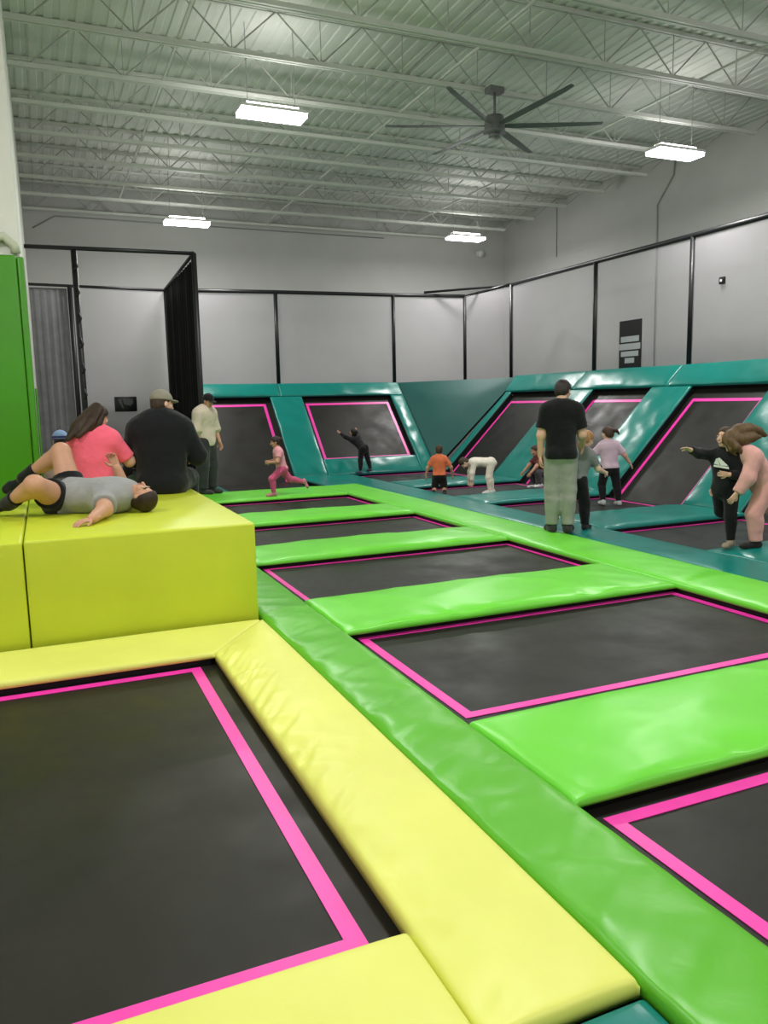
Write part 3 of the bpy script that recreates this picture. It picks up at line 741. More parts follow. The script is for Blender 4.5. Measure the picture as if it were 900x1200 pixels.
def skeleton(H, yaw=0.0, child=False, spine=(0, 0, 1), chest=None, neck=None, face=(0, 1, 0), right=(1, 0, 0), hips_right=None,
             arm_l=((-.25, 0, -1), (-.1, .2, -1)), arm_r=((.25, 0, -1), (.1, .2, -1)), leg_l=((0, 0, -1), (0, 0, -1)), leg_r=((0, 0, -1), (0, 0, -1)),
             foot_l=(0, 1, 0), foot_r=(0, 1, 0), hand_l=None, hand_r=None, palm_l=(1, 0, 0), palm_r=(-1, 0, 0), curl_l=.5, curl_r=.5, at=(0, 0, 0), rest='feet', sw=1.0, crown=None):
    """joints of a posed figure in world space; directions are given with x to its right, y forwards, z up; yaw = heading of y"""
    c, s_ = math.cos(yaw), math.sin(yaw)
    f = v3((c, s_, 0)); r = v3((s_, -c, 0)); u = v3((0, 0, 1))
    W_ = lambda d: nrm(r * d[0] + f * d[1] + u * d[2])
    hh = (0.165 if child else 0.132) * H
    tl = (0.29 if child else 0.30) * H; th = (0.225 if child else 0.245) * H; sh = (0.22 if child else 0.245) * H
    ua = 0.165 * H; fa = 0.14 * H; swid = (0.096 if child else 0.105) * H * sw; hw = 0.052 * H * sw
    S = W_(spine); Cd = W_(chest if chest is not None else spine); R0 = W_(right); HR = W_(hips_right if hips_right is not None else right)
    J = {'H': H, 'hh': hh}
    J['P'] = v3((0, 0, 0)); J['W'] = S * tl * 0.42; J['C'] = J['W'] + Cd * tl * 0.58
    J['ru'] = Cd; J['rr'] = ortho(R0, Cd); J['rf'] = np.cross(Cd, J['rr'])
    J['pu'] = S; J['pr'] = ortho(HR, S); J['pf'] = np.cross(S, J['pr'])
    nd = W_(neck) if neck is not None else Cd
    J['hf'] = W_(face); J['hu'] = ortho(W_(crown) if crown is not None else nd, J['hf']); J['hr'] = np.cross(J['hf'], J['hu'])
    J['N'] = J['C'] + nd * 0.045 * H; J['HC'] = J['N'] + J['hu'] * hh * 0.47 + J['hf'] * hh * 0.08
    for side, sg, arm, leg, foot, hand, palm, curl in (('L', -1, arm_l, leg_l, foot_l, hand_l, palm_l, curl_l), ('R', 1, arm_r, leg_r, foot_r, hand_r, palm_r, curl_r)):
        J['S' + side] = J['C'] + J['rr'] * sg * swid - Cd * 0.03 * H
        J['E' + side] = J['S' + side] + W_(arm[0]) * ua; J['A' + side] = J['E' + side] + W_(arm[1]) * fa
        J['hd' + side] = W_(hand) if hand is not None else W_(arm[1]); J['hn' + side] = ortho(W_(palm), J['hd' + side]); J['cu' + side] = curl
        J['H' + side] = J['P'] + J['pr'] * sg * hw - S * 0.01 * H
        J['K' + side] = J['H' + side] + W_(leg[0]) * th; J['F' + side] = J['K' + side] + W_(leg[1]) * sh; J['fd' + side] = W_(foot)
    if rest == 'feet':
        zs = [min(J['F' + q][2] - 0.042 * H, (J['F' + q] + J['fd' + q] * 0.1 * H)[2] - 0.035 * H) for q in 'LR']
        k = 'L' if zs[0] < zs[1] else 'R'
        off = v3(at) - v3((J['F' + k][0], J['F' + k][1], min(zs)))
        if abs(zs[0] - zs[1]) < 0.03 * H: off[:2] = v3(at)[:2] - (J['FL'] + J['FR'])[:2] / 2
    elif rest == 'seat': off = v3(at) + v3((0, 0, 0.065 * H)) - J['P']
    else: off = v3(at) - J['P']
    for k in ('P', 'W', 'C', 'N', 'HC', 'SL', 'SR', 'EL', 'ER', 'AL', 'AR', 'HL', 'HR', 'KL', 'KR', 'FL', 'FR'): J[k] = J[k] + off
    J['pr'] = J['pr']; return J

def hand_mesh(J, side, h):
    H = J['H']; d = J['hd' + side]; n = J['hn' + side]; w = J['A' + side]; cu = J['cu' + side]; g = H / 1.72
    t = np.cross(n, d) * (1 if side == 'R' else -1)      # towards the thumb
    lo = w - 0.2 * g; fld = Field(lo, w + 0.2 * g + d * 0.05, h, 0.006 * g)
    fld.cone(w - d * 0.04 * g, w + d * 0.015 * g, 0.026 * g, 0.024 * g, (n, .75))
    p0 = w + d * 0.02 * g; p1 = w + d * 0.085 * g
    for o in (-.027, -.009, .009, .027): fld.cone(p0 + t * o * .7 * g, p1 + t * o * g, 0.015 * g, 0.0125 * g, (n, .85), k=0.012 * g)
    for i, (o, L) in enumerate(((.030, .068), (.0105, .078), (-.0095, .073), (-.0285, .056))):
        a = p1 + t * o * g; r = 0.0088 * g; dd = nrm(d + t * o * 3.0)
        for sidx, (q, fr) in enumerate(((.45, 0.35), (.32, 1.0), (.23, 1.5))):
            an = cu * fr * (1 + .12 * i); b = a + (dd * math.cos(an) + n * math.sin(an)) * L * q * g
            fld.cone(a, b, r, r * .92, k=0.004 * g); a = b; r *= .92
    a = w + d * 0.028 * g + t * 0.024 * g; m = a + (t * .75 + d * .6 + n * .25) * 0.042 * g; e = m + (d * .85 + t * .25 + n * .3) * 0.034 * g
    fld.cone(a, m, 0.014 * g, 0.0105 * g); fld.cone(m, e, 0.0105 * g, 0.0085 * g)
    return fld.mesh()

def head_field(J, h):
    hh = J['hh']; c = J['HC']; u, f, r = J['hu'], J['hf'], J['hr']
    fl = Field(c - .72 * hh, c + .72 * hh, h, 0.06 * hh)
    ax = (r, f, u)
    fl.ell(c + u * .12 * hh - f * .05 * hh, ax, (.335 * hh, .41 * hh, .38 * hh))
    fl.ell(c - u * .14 * hh + f * .09 * hh, ax, (.265 * hh, .30 * hh, .33 * hh))
    fl.ell(c - u * .38 * hh + f * .20 * hh, ax, (.13 * hh, .13 * hh, .10 * hh))
    fl.cone(c + u * .03 * hh + f * .37 * hh, c - u * .11 * hh + f * .455 * hh, .035 * hh, .065 * hh, k=.04 * hh)
    fl.ell(c - u * .245 * hh + f * .355 * hh, ax, (.11 * hh, .05 * hh, .035 * hh), k=.03 * hh)
    for s in (-1, 1):
        fl.ell(c - u * .03 * hh + r * s * .335 * hh - f * .02 * hh, (r, f, u), (.045 * hh, .09 * hh, .13 * hh), k=.02 * hh)
        fl.ell(c + u * .075 * hh + r * s * .13 * hh + f * .36 * hh, ax, (.10 * hh, .04 * hh, .03 * hh), k=.03 * hh)
        fl.ell(c - u * .10 * hh + r * s * .17 * hh + f * .27 * hh, ax, (.10 * hh, .10 * hh, .09 * hh), k=.05 * hh)
    fl.cone(J['N'] - u * .08 * hh, c - u * .2 * hh - f * .1 * hh, .20 * hh, .23 * hh)
    return fl.mesh()

def person(label, J, skin_rgb=FAIR, top=None, bottom=None, feet=None, hair=None, fat=1.0, limb=1.0, h=0.011, group=None, hands=True, extras=None, hh_res=None, smile=False):
    H = J['H']; root = thing('person', label, 'person', tuple(J['P'] * v3((1, 1, 0)) + v3((0, 0, min(J['FL'][2], J['FR'][2], J['P'][2]) - 0.04 * H))), group=group)
    org = v3(root.location)
    for k in ('P', 'W', 'C', 'N', 'HC', 'SL', 'SR', 'EL', 'ER', 'AL', 'AR', 'HL', 'HR', 'KL', 'KR', 'FL', 'FR'): J[k] = J[k] - org
    pts = np.stack([J[k] for k in ('P', 'C', 'N', 'HC', 'SL', 'SR', 'EL', 'ER', 'AL', 'AR', 'HL', 'HR', 'KL', 'KR', 'FL', 'FR')])
    lo = pts.min(0) - 0.16 * H * max(1, fat); hi = pts.max(0) + 0.16 * H * max(1, fat)
    sk = skin(skin_rgb)
    W, C, P = J['W'], J['C'], J['P']; rf, rr, ru, pf, pr, pu = J['rf'], J['rr'], J['ru'], J['pf'], J['pr'], J['pu']
    def torso(F, e, cuts=(), neck=True):
        fl = (rf, .62)
        F.cone(J['SL'] + rr * .015 * H, J['SR'] - rr * .015 * H, .046 * H + e, .046 * H + e, None, cuts)
        F.cone(C - ru * .085 * H + rf * .004 * H, W + ru * .03 * H, (.098 * H) * fat + e, (.084 * H) * fat + e, (rf, .66), cuts, k=.05 * H)
        F.cone(C - ru * .06 * H, C - ru * .10 * H, .112 * H * fat + e, .10 * H * fat + e, (rf, .58), cuts, k=.04 * H)
        F.cone(W + ru * .02 * H, P + pu * .02 * H, .083 * H * fat + e, .092 * H * fat + e, (pf, .74), cuts, k=.04 * H)
    def hips(F, e, cuts=()):
        F.cone(P + pu * .045 * H, P - pu * .005 * H, .088 * H * fat + e, .094 * H * fat + e, (pf, .76), cuts, k=.03 * H)
        for s in (-1, 1): F.ell(P + pr * s * .043 * H - pf * .030 * H - pu * .015 * H, (pr, pf, pu), (.058 * H * fat + e,) * 3, cuts)
    def leg(F, q, e, upto=2.0, loose=0.0):
        Hp, K, A = J['H' + q], J['K' + q], J['F' + q]
        if upto <= 1.0:
            c = Hp + (K - Hp) * upto; d = K - Hp
            F.cone(Hp, K, .062 * H * limb + e, .044 * H * limb + e + loose, None, [(c, d)])
        else:
            F.cone(Hp, K, .062 * H * limb + e, .042 * H * limb + e + loose * .6)
            c = K + (A - K) * min(1.0, upto - 1); d = A - K; cu = [(c, d)] if upto < 2.01 else []
            F.cone(K, A, .040 * H * limb + e + loose * .6, .024 * H * limb + e + loose, None, cu)
            m = K + d * .28 - np.cross(np.cross(d, K - Hp), d) * 0
            bk = -ortho(J['fd' + q], nrm(d)) if abs(nrm(d) @ J['fd' + q]) < .98 else v3((0, 0, 0))
            F.cone(m + bk * .012 * H, K + d * .5 + bk * .008 * H, .036 * H * limb + e + loose * .7, .030 * H * limb + e + loose * .7, None, cu)
    def foot(F, q, e):
        A = J['F' + q]; d = J['fd' + q]; up = ortho(-(A - J['K' + q]) * -1.0 if False else (J['K' + q] - A), d) if abs(nrm(J['K' + q] - A) @ d) < .98 else v3((0, 0, 1))
        hl = A - d * .022 * H - up * .018 * H; ball = A + d * .082 * H - up * .024 * H; toe = A + d * .112 * H - up * .026 * H
        F.cone(A, A - up * .01 * H, .024 * H + e, .026 * H + e); F.cone(hl, ball, .024 * H + e, .021 * H + e)
        s = np.cross(d, up)
        F.cone(ball - s * .012 * H, toe - s * .008 * H, .018 * H + e, .014 * H + e); F.cone(ball + s * .012 * H, toe + s * .008 * H, .018 * H + e, .013 * H + e)
    def arm(F, q, e, upto=2.0, loose=0.0):
        S, E, A = J['S' + q], J['E' + q], J['A' + q]
        if upto <= 1.0:
            c = S + (E - S) * upto
            F.cone(S, E, .041 * H * limb + e, .034 * H * limb + e + loose, None, [(c, E - S)])
        else:
            F.cone(S, E, .041 * H * limb + e, .029 * H * limb + e + loose)
            c = E + (A - E) * min(1, upto - 1); cu = [(c, A - E)] if upto < 2.01 else []
            F.cone(E, A, .029 * H * limb + e + loose, .019 * H * limb + e + loose * .6, None, cu)
    # body
    F = Field(lo, hi, h, .022 * H); e0 = -.004 * H
    torso(F, e0); hips(F, e0)
    F.cone(C - ru * .02 * H, J['N'] + J['hu'] * .1 * J['hh'], .040 * H, .034 * H * (1.12 if fat > 1.1 else 1))
    for q in 'LR':
        leg(F, q, e0, 2.5); foot(F, q, 0); arm(F, q, 0, 2.5)
    parts = [F.mesh(), head_field(J, hh_res or (0.0065 if H > 1.4 else 0.0055))]
    if hands: parts += [hand_mesh(J, q, 0.0042 * max(.75, H / 1.75)) for q in 'LR']
    field_obj('body', parts, sk, root)
    # clothing
    if top:
        F = Field(lo, hi, h, .022 * H); e = top.get('loose', .010 * H)
        hem = P + pu * top.get('hem', 0.0) * H
        torso(F, e); hips(F, e * 1.05)
        F.cut(hem, -pu)
        for q in 'LR': arm(F, q, e * .75, top.get('sleeve', .55), top.get('sl', .006 * H))
        F.cut(J['N'] + ru * .0 * H - ru * top.get('neck', .012) * H, ru) if False else None
        if top.get('hood'):
            F.cone(C - rf * .055 * H + rr * .04 * H, C - rf * .055 * H - rr * .04 * H, .038 * H, .038 * H)
        F.cone(C - ru * .02 * H, C + (J['N'] - C) * .55, .052 * H, .046 * H, None, [(C + (J['N'] - C) * .42, J['N'] - C)], k=.015 * H)
        o = field_obj(top.get('name', 'shirt'), [F.mesh()], cloth(top['rgb']), root)
        if top.get('label'): o['label'] = top['label']
    if bottom:
        F = Field(lo, hi, h, .022 * H); e = bottom.get('loose', .006 * H)
        hips(F, e); F.cone(W, P, .080 * H * fat + e, .090 * H * fat + e, (pf, .74))
        F.cut(P + pu * bottom.get('waist', .06) * H, pu)
        for q in 'LR': leg(F, q, e, bottom.get('length', 1.95), bottom.get('flare', .003 * H))
        field_obj(bottom.get('name', 'trousers'), [F.mesh()], cloth(bottom['rgb']), root)
    if feet:
        for q in 'LR':
            A, K = J['F' + q], J['K' + q]; up = feet.get('up', .25)
            F = Field(np.minimum(A, A + (K - A) * up) - .17 * H, np.maximum(A, A + (K - A) * up) + .17 * H, h * .8, .015 * H)
            foot(F, q, feet.get('thick', .003 * H))
            F.cone(A, A + (K - A) * up, .028 * H * limb, .034 * H * limb, None, [(A + (K - A) * up, K - A)])
            field_obj(feet.get('name', 'sock'), [F.mesh()], cloth(feet['rgb']), root)
    # face
    hh = J['hh']; c = J['HC']; u, f, r = J['hu'], J['hf'], J['hr']; hd = hair['rgb'] if hair else (60, 40, 28)
    for s in (-1, 1):
        p = c - u * .005 * hh + r * s * .135 * hh + f * .365 * hh
        E_ = Field(p - .1 * hh, p + .1 * hh, .012 * hh, .005 * hh); E_.ell(p, (r, f, u), (.062 * hh, .03 * hh, .034 * hh))
        eye = field_obj('eye', [E_.mesh()], M['white'], root)
        q = p + f * .022 * hh
        E_ = Field(q - .06 * hh, q + .06 * hh, .008 * hh, .004 * hh); E_.ell(q, (r, f, u), (.026 * hh, .014 * hh, .028 * hh))
        field_obj('iris', [E_.mesh()], M['black'], eye)
        a = c + u * .118 * hh + r * s * .06 * hh + f * .375 * hh; b = c + u * .095 * hh + r * s * .22 * hh + f * .33 * hh
        E_ = Field(np.minimum(a, b) - .06 * hh, np.maximum(a, b) + .06 * hh, .012 * hh, .004 * hh); E_.cone(a, b, .024 * hh, .018 * hh)
        field_obj('eyebrow', [E_.mesh()], hairmat(hd), root)
    a = c - u * .245 * hh + f * .395 * hh
    E_ = Field(a - .16 * hh, a + .16 * hh, .012 * hh, .004 * hh); E_.ell(a - u * .012 * hh, (r, f, u), (.095 * hh, .03 * hh, .024 * hh)); E_.ell(a + u * .018 * hh, (r, f, u), (.085 * hh, .028 * hh, .016 * hh), k=.004 * hh)
    if smile:
        for sg in (-1, 1): E_.cone(a + r * sg * .06 * hh - u * .01 * hh, a + r * sg * .135 * hh + u * .035 * hh - f * .04 * hh, .026 * hh, .018 * hh)
        T_ = Field(a - .16 * hh, a + .16 * hh, .01 * hh, .004 * hh); T_.ell(a + f * .012 * hh + u * .002 * hh, (r, f, u), (.085 * hh, .026 * hh, .02 * hh))
        field_obj('teeth', [T_.mesh()], M['white'], root)
    field_obj('mouth', [E_.mesh()], skin((176, 96, 92)), root)
    if hair:
        F = Field(c - (1.0 + hair.get('ext', 0)) * hh, c + (1.0 + hair.get('ext', 0)) * hh, 0.008 if H > 1.4 else .0065, .05 * hh)
        vol = hair.get('vol', .05) * hh; low = hair.get('low', -.10)
        F.ell(c + u * .14 * hh - f * .06 * hh, (r, f, u), (.335 * hh + vol, .41 * hh + vol, .38 * hh + vol), [])
        F.ell(c - u * .05 * hh - f * .16 * hh, (r, f, u), (.31 * hh + vol, .30 * hh + vol, .34 * hh + vol), [])
        fr = hair.get('fringe', .20)
        x0 = c + f * .24 * hh + u * fr * hh
        F.cut(x0, nrm(f * .75 - u * .65)) ; F.cut(c + u * (low - .22) * hh, -u)
        # keep ears and cheeks clear
        for pth in hair.get('locks', ()):
            ps = [c + r * p[0] * hh + f * p[1] * hh + u * p[2] * hh for p in pth['p']]; rs = pth['r']
            for i in range(len(ps) - 1): F.cone(ps[i], ps[i + 1], rs[i] * hh, rs[i + 1] * hh, pth.get('flat') and (({'r': r, 'f': f, 'u': u})[pth['flat'][0]], pth['flat'][1]), k=.04 * hh)
        field_obj('hair', [F.mesh()], hairmat(hair['rgb']), root)
    if extras: extras(root, J)
    return root

def cap_on(rgb, brim_rgb, band=None, yaw=0.0):
    def go(root, J):
        hh = J['hh']; c = J['HC']; u, f, r = J['hu'], J['hf'], J['hr']
        f2 = f * math.cos(yaw) + r * math.sin(yaw); r2 = np.cross(f2, u)
        F = Field(c - .9 * hh, c + .9 * hh, .007, .03 * hh)
        F.ell(c + u * .17 * hh - f * .05 * hh, (r2, f2, u), (.405 * hh, .475 * hh, .43 * hh), [(c + u * .13 * hh, -u)])
        F.cone(c + u * .60 * hh - f * .05 * hh, c + u * .605 * hh - f * .05 * hh, .035 * hh, .03 * hh)
        cap = field_obj('cap', [F.mesh()], cloth(rgb), root)
        F = Field(c - 1.0 * hh, c + 1.0 * hh, .006, .02 * hh)
        p = c + u * .16 * hh + f2 * .42 * hh - f * .05 * hh
        F.ell(p, (r2, f2, nrm(u)), (.33 * hh, .34 * hh, .05 * hh), [(c + f2 * .33 * hh - f * .05 * hh, -f2)])
        field_obj('brim', [F.mesh()], cloth(brim_rgb), cap)
        if band:
            F = Field(c - .9 * hh, c + .9 * hh, .007, .02 * hh)
            F.ell(c + u * .17 * hh - f * .05 * hh, (r2, f2, u), (.42 * hh, .49 * hh, .44 * hh), [(c + u * .11 * hh, -u), (c + u * .31 * hh, u)])
            field_obj('band', [F.mesh()], cloth(band), cap)
    return go

AWAY, RIGHT_, LEFT_, TOWARD = 1.166, -0.408, 2.733, -1.975
SIT = dict(leg_l=((-.12, 1, -.02), (0, .1, -1)), leg_r=((.12, 1, -.02), (0, .1, -1)))

# person lying on the big yellow block
d = nrm((.80, -.60, .03)); side_r = nrm((.60, .80, 0))
J = skeleton(1.76, math.pi / 2, spine=d, neck=(.80, -.58, .12), face=(.28, -.12, .95), crown=(.8, -.58, .0), right=side_r,
             arm_l=((-.05, -.97, -.17), (-.42, -.88, -.16)), arm_r=((.05, .98, -.12), (-.30, -.05, 1)), hand_l=(-.85, -.5, -.12), hand_r=(-.35, .1, 1), palm_l=(.2, .2, -1), palm_r=(-.3, -1, 0), curl_l=.35, curl_r=.7,
             leg_l=((-.36, -.80, .34), (-.52, .80, -.40)), leg_r=((-.12, .50, .86), (-.72, .42, -.52)), foot_l=(-.92, .15, -.22), foot_r=(-.85, .2, -.35), at=(.13, 7.14, .845), rest='pelvis')
person('person lying back on the big yellow block in a grey t-shirt and black shorts', J, TAN, dict(rgb=(150, 150, 150), sleeve=.75, hem=.02, loose=.013 * 1.7, name='shirt'),
       dict(rgb=(18, 18, 22), length=.42, waist=.08, name='shorts', flare=.02), dict(rgb=(20, 24, 20), up=.32, name='sock'), dict(rgb=(46, 32, 22), vol=.06, fringe=.24), fat=1.18, limb=1.15, h=.0105)

# woman in coral
J = skeleton(1.68, AWAY + .1, sw=.95, spine=(.02, -.05, 1), chest=(.06, .10, 1), neck=(.10, .25, 1), face=(.45, .75, -.38), arm_l=((-.32, .35, -.9), (.35, .85, .1)), arm_r=((.50, .35, -.85), (.10, .85, .25)), palm_r=(-1, 0, .2), curl_r=.9, at=(.42, 8.16, .727), rest='seat', **SIT)
LOCK_W = [dict(p=[(-.05, -.25, .3), (-.14, -.46, -.15), (-.34, -.74, -.75), (-.52, -.92, -1.35)], r=[.30, .36, .34, .14], flat=('f', .6)), dict(p=[(.10, -.25, .25), (.10, -.50, -.45), (-.06, -.84, -1.2)], r=[.30, .32, .14], flat=('f', .6)), dict(p=[(.28, -.1, .1), (.30, -.2, -.4), (.24, -.5, -.8)], r=[.14, .16, .08])]
def cup(root, J):
    pass
person('woman with long brown hair in a coral top sitting with her back turned', J, FAIR, dict(rgb=(255, 108, 134), sleeve=.85, hem=.045, loose=.016, name='top'), dict(rgb=(16, 16, 18), name='trousers', waist=.09), dict(rgb=(30, 30, 32)),
       dict(rgb=(58, 40, 28), vol=.06, locks=LOCK_W, ext=1.2), fat=1.04, limb=1.05)
HAND_W = J['AR'] + J['hdR'] * .1

# man in grey cap
J = skeleton(1.90, AWAY + .06, spine=(0, -.02, 1), chest=(.0, .14, 1), neck=(.02, .30, 1), face=(.75, .70, -.15), crown=(0, .15, 1), sw=1.12, arm_l=((-.34, .30, -.9), (.35, .9, -.1)), arm_r=((.38, .30, -.9), (-.35, .9, -.1)), at=(1.06, 8.14, .727), rest='seat', **SIT)
person('broad man in a black sweatshirt and grey cap sitting with his back turned', J, FAIR, dict(rgb=(18, 20, 24), sleeve=2.0, hem=-.06, loose=.034, name='sweatshirt', sl=.012), dict(rgb=(20, 20, 24), name='trousers', loose=.02), dict(rgb=(40, 40, 42)),
       dict(rgb=(62, 44, 32), vol=.03, low=-.05), fat=1.18, limb=1.12, extras=cap_on((142, 136, 122), (170, 164, 150)))

# people beyond the block
J = skeleton(1.66, AWAY + .2, sw=.9, arm_l=((-.03, .3, -1), (.15, .8, -.5)), arm_r=((.03, .3, -1), (-.15, .8, -.5)), at=(.16, 9.72, -.36))
person('person in a blue and white cap half hidden beyond the block', J, FAIR, dict(rgb=(214, 190, 180), sleeve=.6, hem=-.04), dict(rgb=(40, 44, 60)), dict(rgb=(30, 30, 30), name='shoe', thick=.008), dict(rgb=(60, 44, 32), vol=.02, low=-.05), extras=cap_on((142, 172, 214), (52, 62, 100), (50, 58, 98), math.pi))
J = skeleton(1.80, AWAY - .3, neck=(-.1, .3, 1), face=(-.2, 1, -.3), at=(1.13, 9.95, -.36))
person('person in black almost hidden behind the man in the grey cap', J, FAIR, dict(rgb=(20, 20, 22), sleeve=2.0, hem=-.05, loose=.02), dict(rgb=(24, 24, 28)), dict(rgb=(30, 30, 30), name='shoe', thick=.008), dict(rgb=(18, 15, 14), vol=.07))

# man in beige by the curtain
J = skeleton(1.74, RIGHT_ - .45, spine=(0, -.04, 1), chest=(0, .06, 1), neck=(0, .32, 1), face=(.05, .9, -.40), crown=(0, .4, 1), arm_l=((-.2, .1, -1), (0, .35, -1)), arm_r=((.22, -.05, -1), (.05, .2, -1)), leg_l=((-.05, .05, -1), (0, -.05, -1)), leg_r=((.06, -.02, -1), (0, -.05, -1)), at=(2.60, 14.02, .03))
person('man in a baggy beige top and black cap standing by the black curtain', J, TAN, dict(rgb=(206, 192, 172), sleeve=1.15, hem=-.06, loose=.034, name='shirt', sl=.015), dict(rgb=(52, 52, 54), loose=.024, flare=.025), dict(rgb=(60, 60, 62), name='sock'), dict(rgb=(26, 22, 20), vol=.03), extras=cap_on((20, 20, 22), (20, 20, 22)))

# running child in pink
J = skeleton(1.12, LEFT_ + .35, True, spine=(0, .12, 1), chest=(0, .22, 1), neck=(0, .1, 1), face=(0.1, 1, -.2), arm_l=((-.35, .3, -.85), (.7, .7, -.1)), arm_r=((.4, .1, -.9), (-.5, .8, .0)), leg_l=((-.05, .75, -.62), (0, -.12, -1)), leg_r=((.05, -.62, -.78), (.0, -.97, -.22)), foot_l=(0, 1, -.05), foot_r=(0, -.35, -.95), at=(3.53, 12.98, .025))
person('small child running in a pink top and deep pink leggings', J, TAN, dict(rgb=(228, 158, 168), sleeve=.6, hem=-.01, loose=.010), dict(rgb=(206, 92, 128), name='leggings'), dict(rgb=(200, 130, 140), up=.1, name='sock'), dict(rgb=(46, 32, 26), vol=.05, fringe=.16,
       locks=[dict(p=[(0, -.4, .3), (.1, -.6, .1), (.1, -.7, -.2)], r=[.14, .16, .06])]))

# child in black on the small back slope
J = skeleton(1.10, math.pi / 2 + .25, True, spine=(-.30, .62, .75), neck=(-.3, .5, .8), face=(-.3, .8, .4), arm_l=((-.5, .6, .4), (-.3, .7, .5)), arm_r=((.4, .6, .3), (.3, .7, .5)), leg_l=((-.1, .1, -1), (-.1, -.1, -1)), leg_r=((.25, -.05, -1), (.15, -.2, -1)), at=(6.42, 16.24, .0))
person('small child in black scrambling up the small back slope', J, TAN, dict(rgb=(22, 22, 24), sleeve=1.9, hem=-.01), dict(rgb=(20, 20, 22)), dict(rgb=(70, 80, 90), up=.06, name='sock'), dict(rgb=(28, 22, 20), vol=.05))

# boy in orange kneeling
J = skeleton(1.10, AWAY - .1, True, spine=(0, .05, 1), face=(-.1, 1, -.1), arm_l=((-.55, .05, -.8), (-.2, .3, -.9)), arm_r=((.6, .05, -.8), (.15, .3, -.9)), leg_l=((-.12, .1, -1), (-.05, -1, -.08)), leg_r=((.12, .1, -1), (.05, -1, -.08)), foot_l=(0, -1, -.1), foot_r=(0, -1, -.1), at=(6.42, 12.42, -.085))
person('boy in an orange shirt and black shorts seen from behind', J, TAN, dict(rgb=(216, 112, 72), sleeve=.7, hem=.0, loose=.013), dict(rgb=(18, 18, 20), length=.9, name='shorts', flare=.01), dict(rgb=(30, 30, 32), up=.1, name='sock'), dict(rgb=(66, 46, 34), vol=.04))

# bending child in white
J = skeleton(1.14, LEFT_, True, spine=(0, .97, .12), chest=(0, .98, .02), neck=(0, .9, -.35), face=(0, .25, -1), crown=(0, 1, -.1), right=(1, 0, 0), arm_l=((-.1, .25, -1), (0, .05, -1)), arm_r=((.1, .3, -1), (0, .1, -1)), leg_l=((-.12, .22, -1), (-.02, -.12, -1)), leg_r=((.12, .05, -1), (.02, -.22, -1)), at=(7.30, 12.08, -.088))
person('child in cream clothes bending down on hands and feet', J, PALE, dict(rgb=(236, 226, 212), sleeve=1.9, hem=.0, loose=.010), dict(rgb=(232, 222, 206), loose=.006), dict(rgb=(238, 236, 230), up=.08, name='sock'), dict(rgb=(60, 44, 32), vol=.04))

# crouching child behind the man
J = skeleton(1.12, LEFT_ + .3, True, spine=(0, .45, .9), face=(0, 1, -.3), arm_l=((-.2, .7, -.7), (0, .6, -.6)), arm_r=((.2, .7, -.7), (0, .6, -.6)), leg_l=((-.25, .9, .12), (0, -.35, -1)), leg_r=((.25, .9, .0), (0, -.35, -1)), at=(8.40, 12.25, -.082))
person('child crouching in a dark red top behind the man in grey trousers', J, TAN, dict(rgb=(104, 44, 46), sleeve=.7, hem=.0), dict(rgb=(70, 68, 70)), dict(rgb=(220, 220, 220), up=.1, name='sock'), dict(rgb=(64, 40, 30), vol=.05))

# tall man
J = skeleton(1.745, AWAY - .12, sw=.94, spine=(.0, .0, 1), chest=(.02, .03, 1), neck=(.04, .25, 1), face=(.55, .8, -.32), crown=(.05, .25, 1), arm_l=((-.20, -.02, -1), (-.02, .18, -1)), arm_r=((.24, .12, -1), (.12, .75, -.55)), leg_l=((.0, .06, -1), (-.01, -.04, -1)), leg_r=((.02, .04, -1), (-.02, -.10, -1)), foot_l=(-.15, 1, 0), foot_r=(.25, 1, 0), curl_l=.8, at=(5.46, 7.50, .03))
person('tall man in a black t-shirt and grey trousers standing on the green pad', J, FAIR, dict(rgb=(16, 16, 18), sleeve=.72, hem=-.045, loose=.020, sl=.012), dict(rgb=(150, 152, 142), loose=.010, flare=.024, waist=.03), dict(rgb=(52, 52, 50), name='shoe', up=.05, thick=.008), dict(rgb=(38, 28, 22), vol=.055, low=-.12), h=.010, fat=.90, limb=.95)
HAND_M = J['AL'] + J['hdL'] * .11

# blond child in black trousers
J = skeleton(1.20, RIGHT_ + .9, True, spine=(.12, .22, 1), neck=(.2, .35, 1), face=(.35, .8, -.35), crown=(.1, .35, 1), arm_l=((-.3, .5, -.8), (.1, .8, -.3)), arm_r=((.3, .4, -.8), (.1, .9, -.3)), leg_l=((-.12, -.06, -1), (-.05, -.1, -1)), leg_r=((.16, .12, -1), (.05, -.05, -1)), at=(5.80, 7.66, .02))
person('blond child in a grey top and black trousers close behind the tall man', J, PALE, dict(rgb=(122, 126, 124), sleeve=.7, hem=.0), dict(rgb=(16, 16, 18), loose=.012, flare=.008), dict(rgb=(34, 34, 34), up=.08, name='sock'), dict(rgb=(168, 124, 78), vol=.07, locks=[dict(p=[(0, -.35, .1), (.1, -.42, -.4), (.12, -.35, -.8)], r=[.28, .26, .12], flat=('f', .6))], ext=.4))

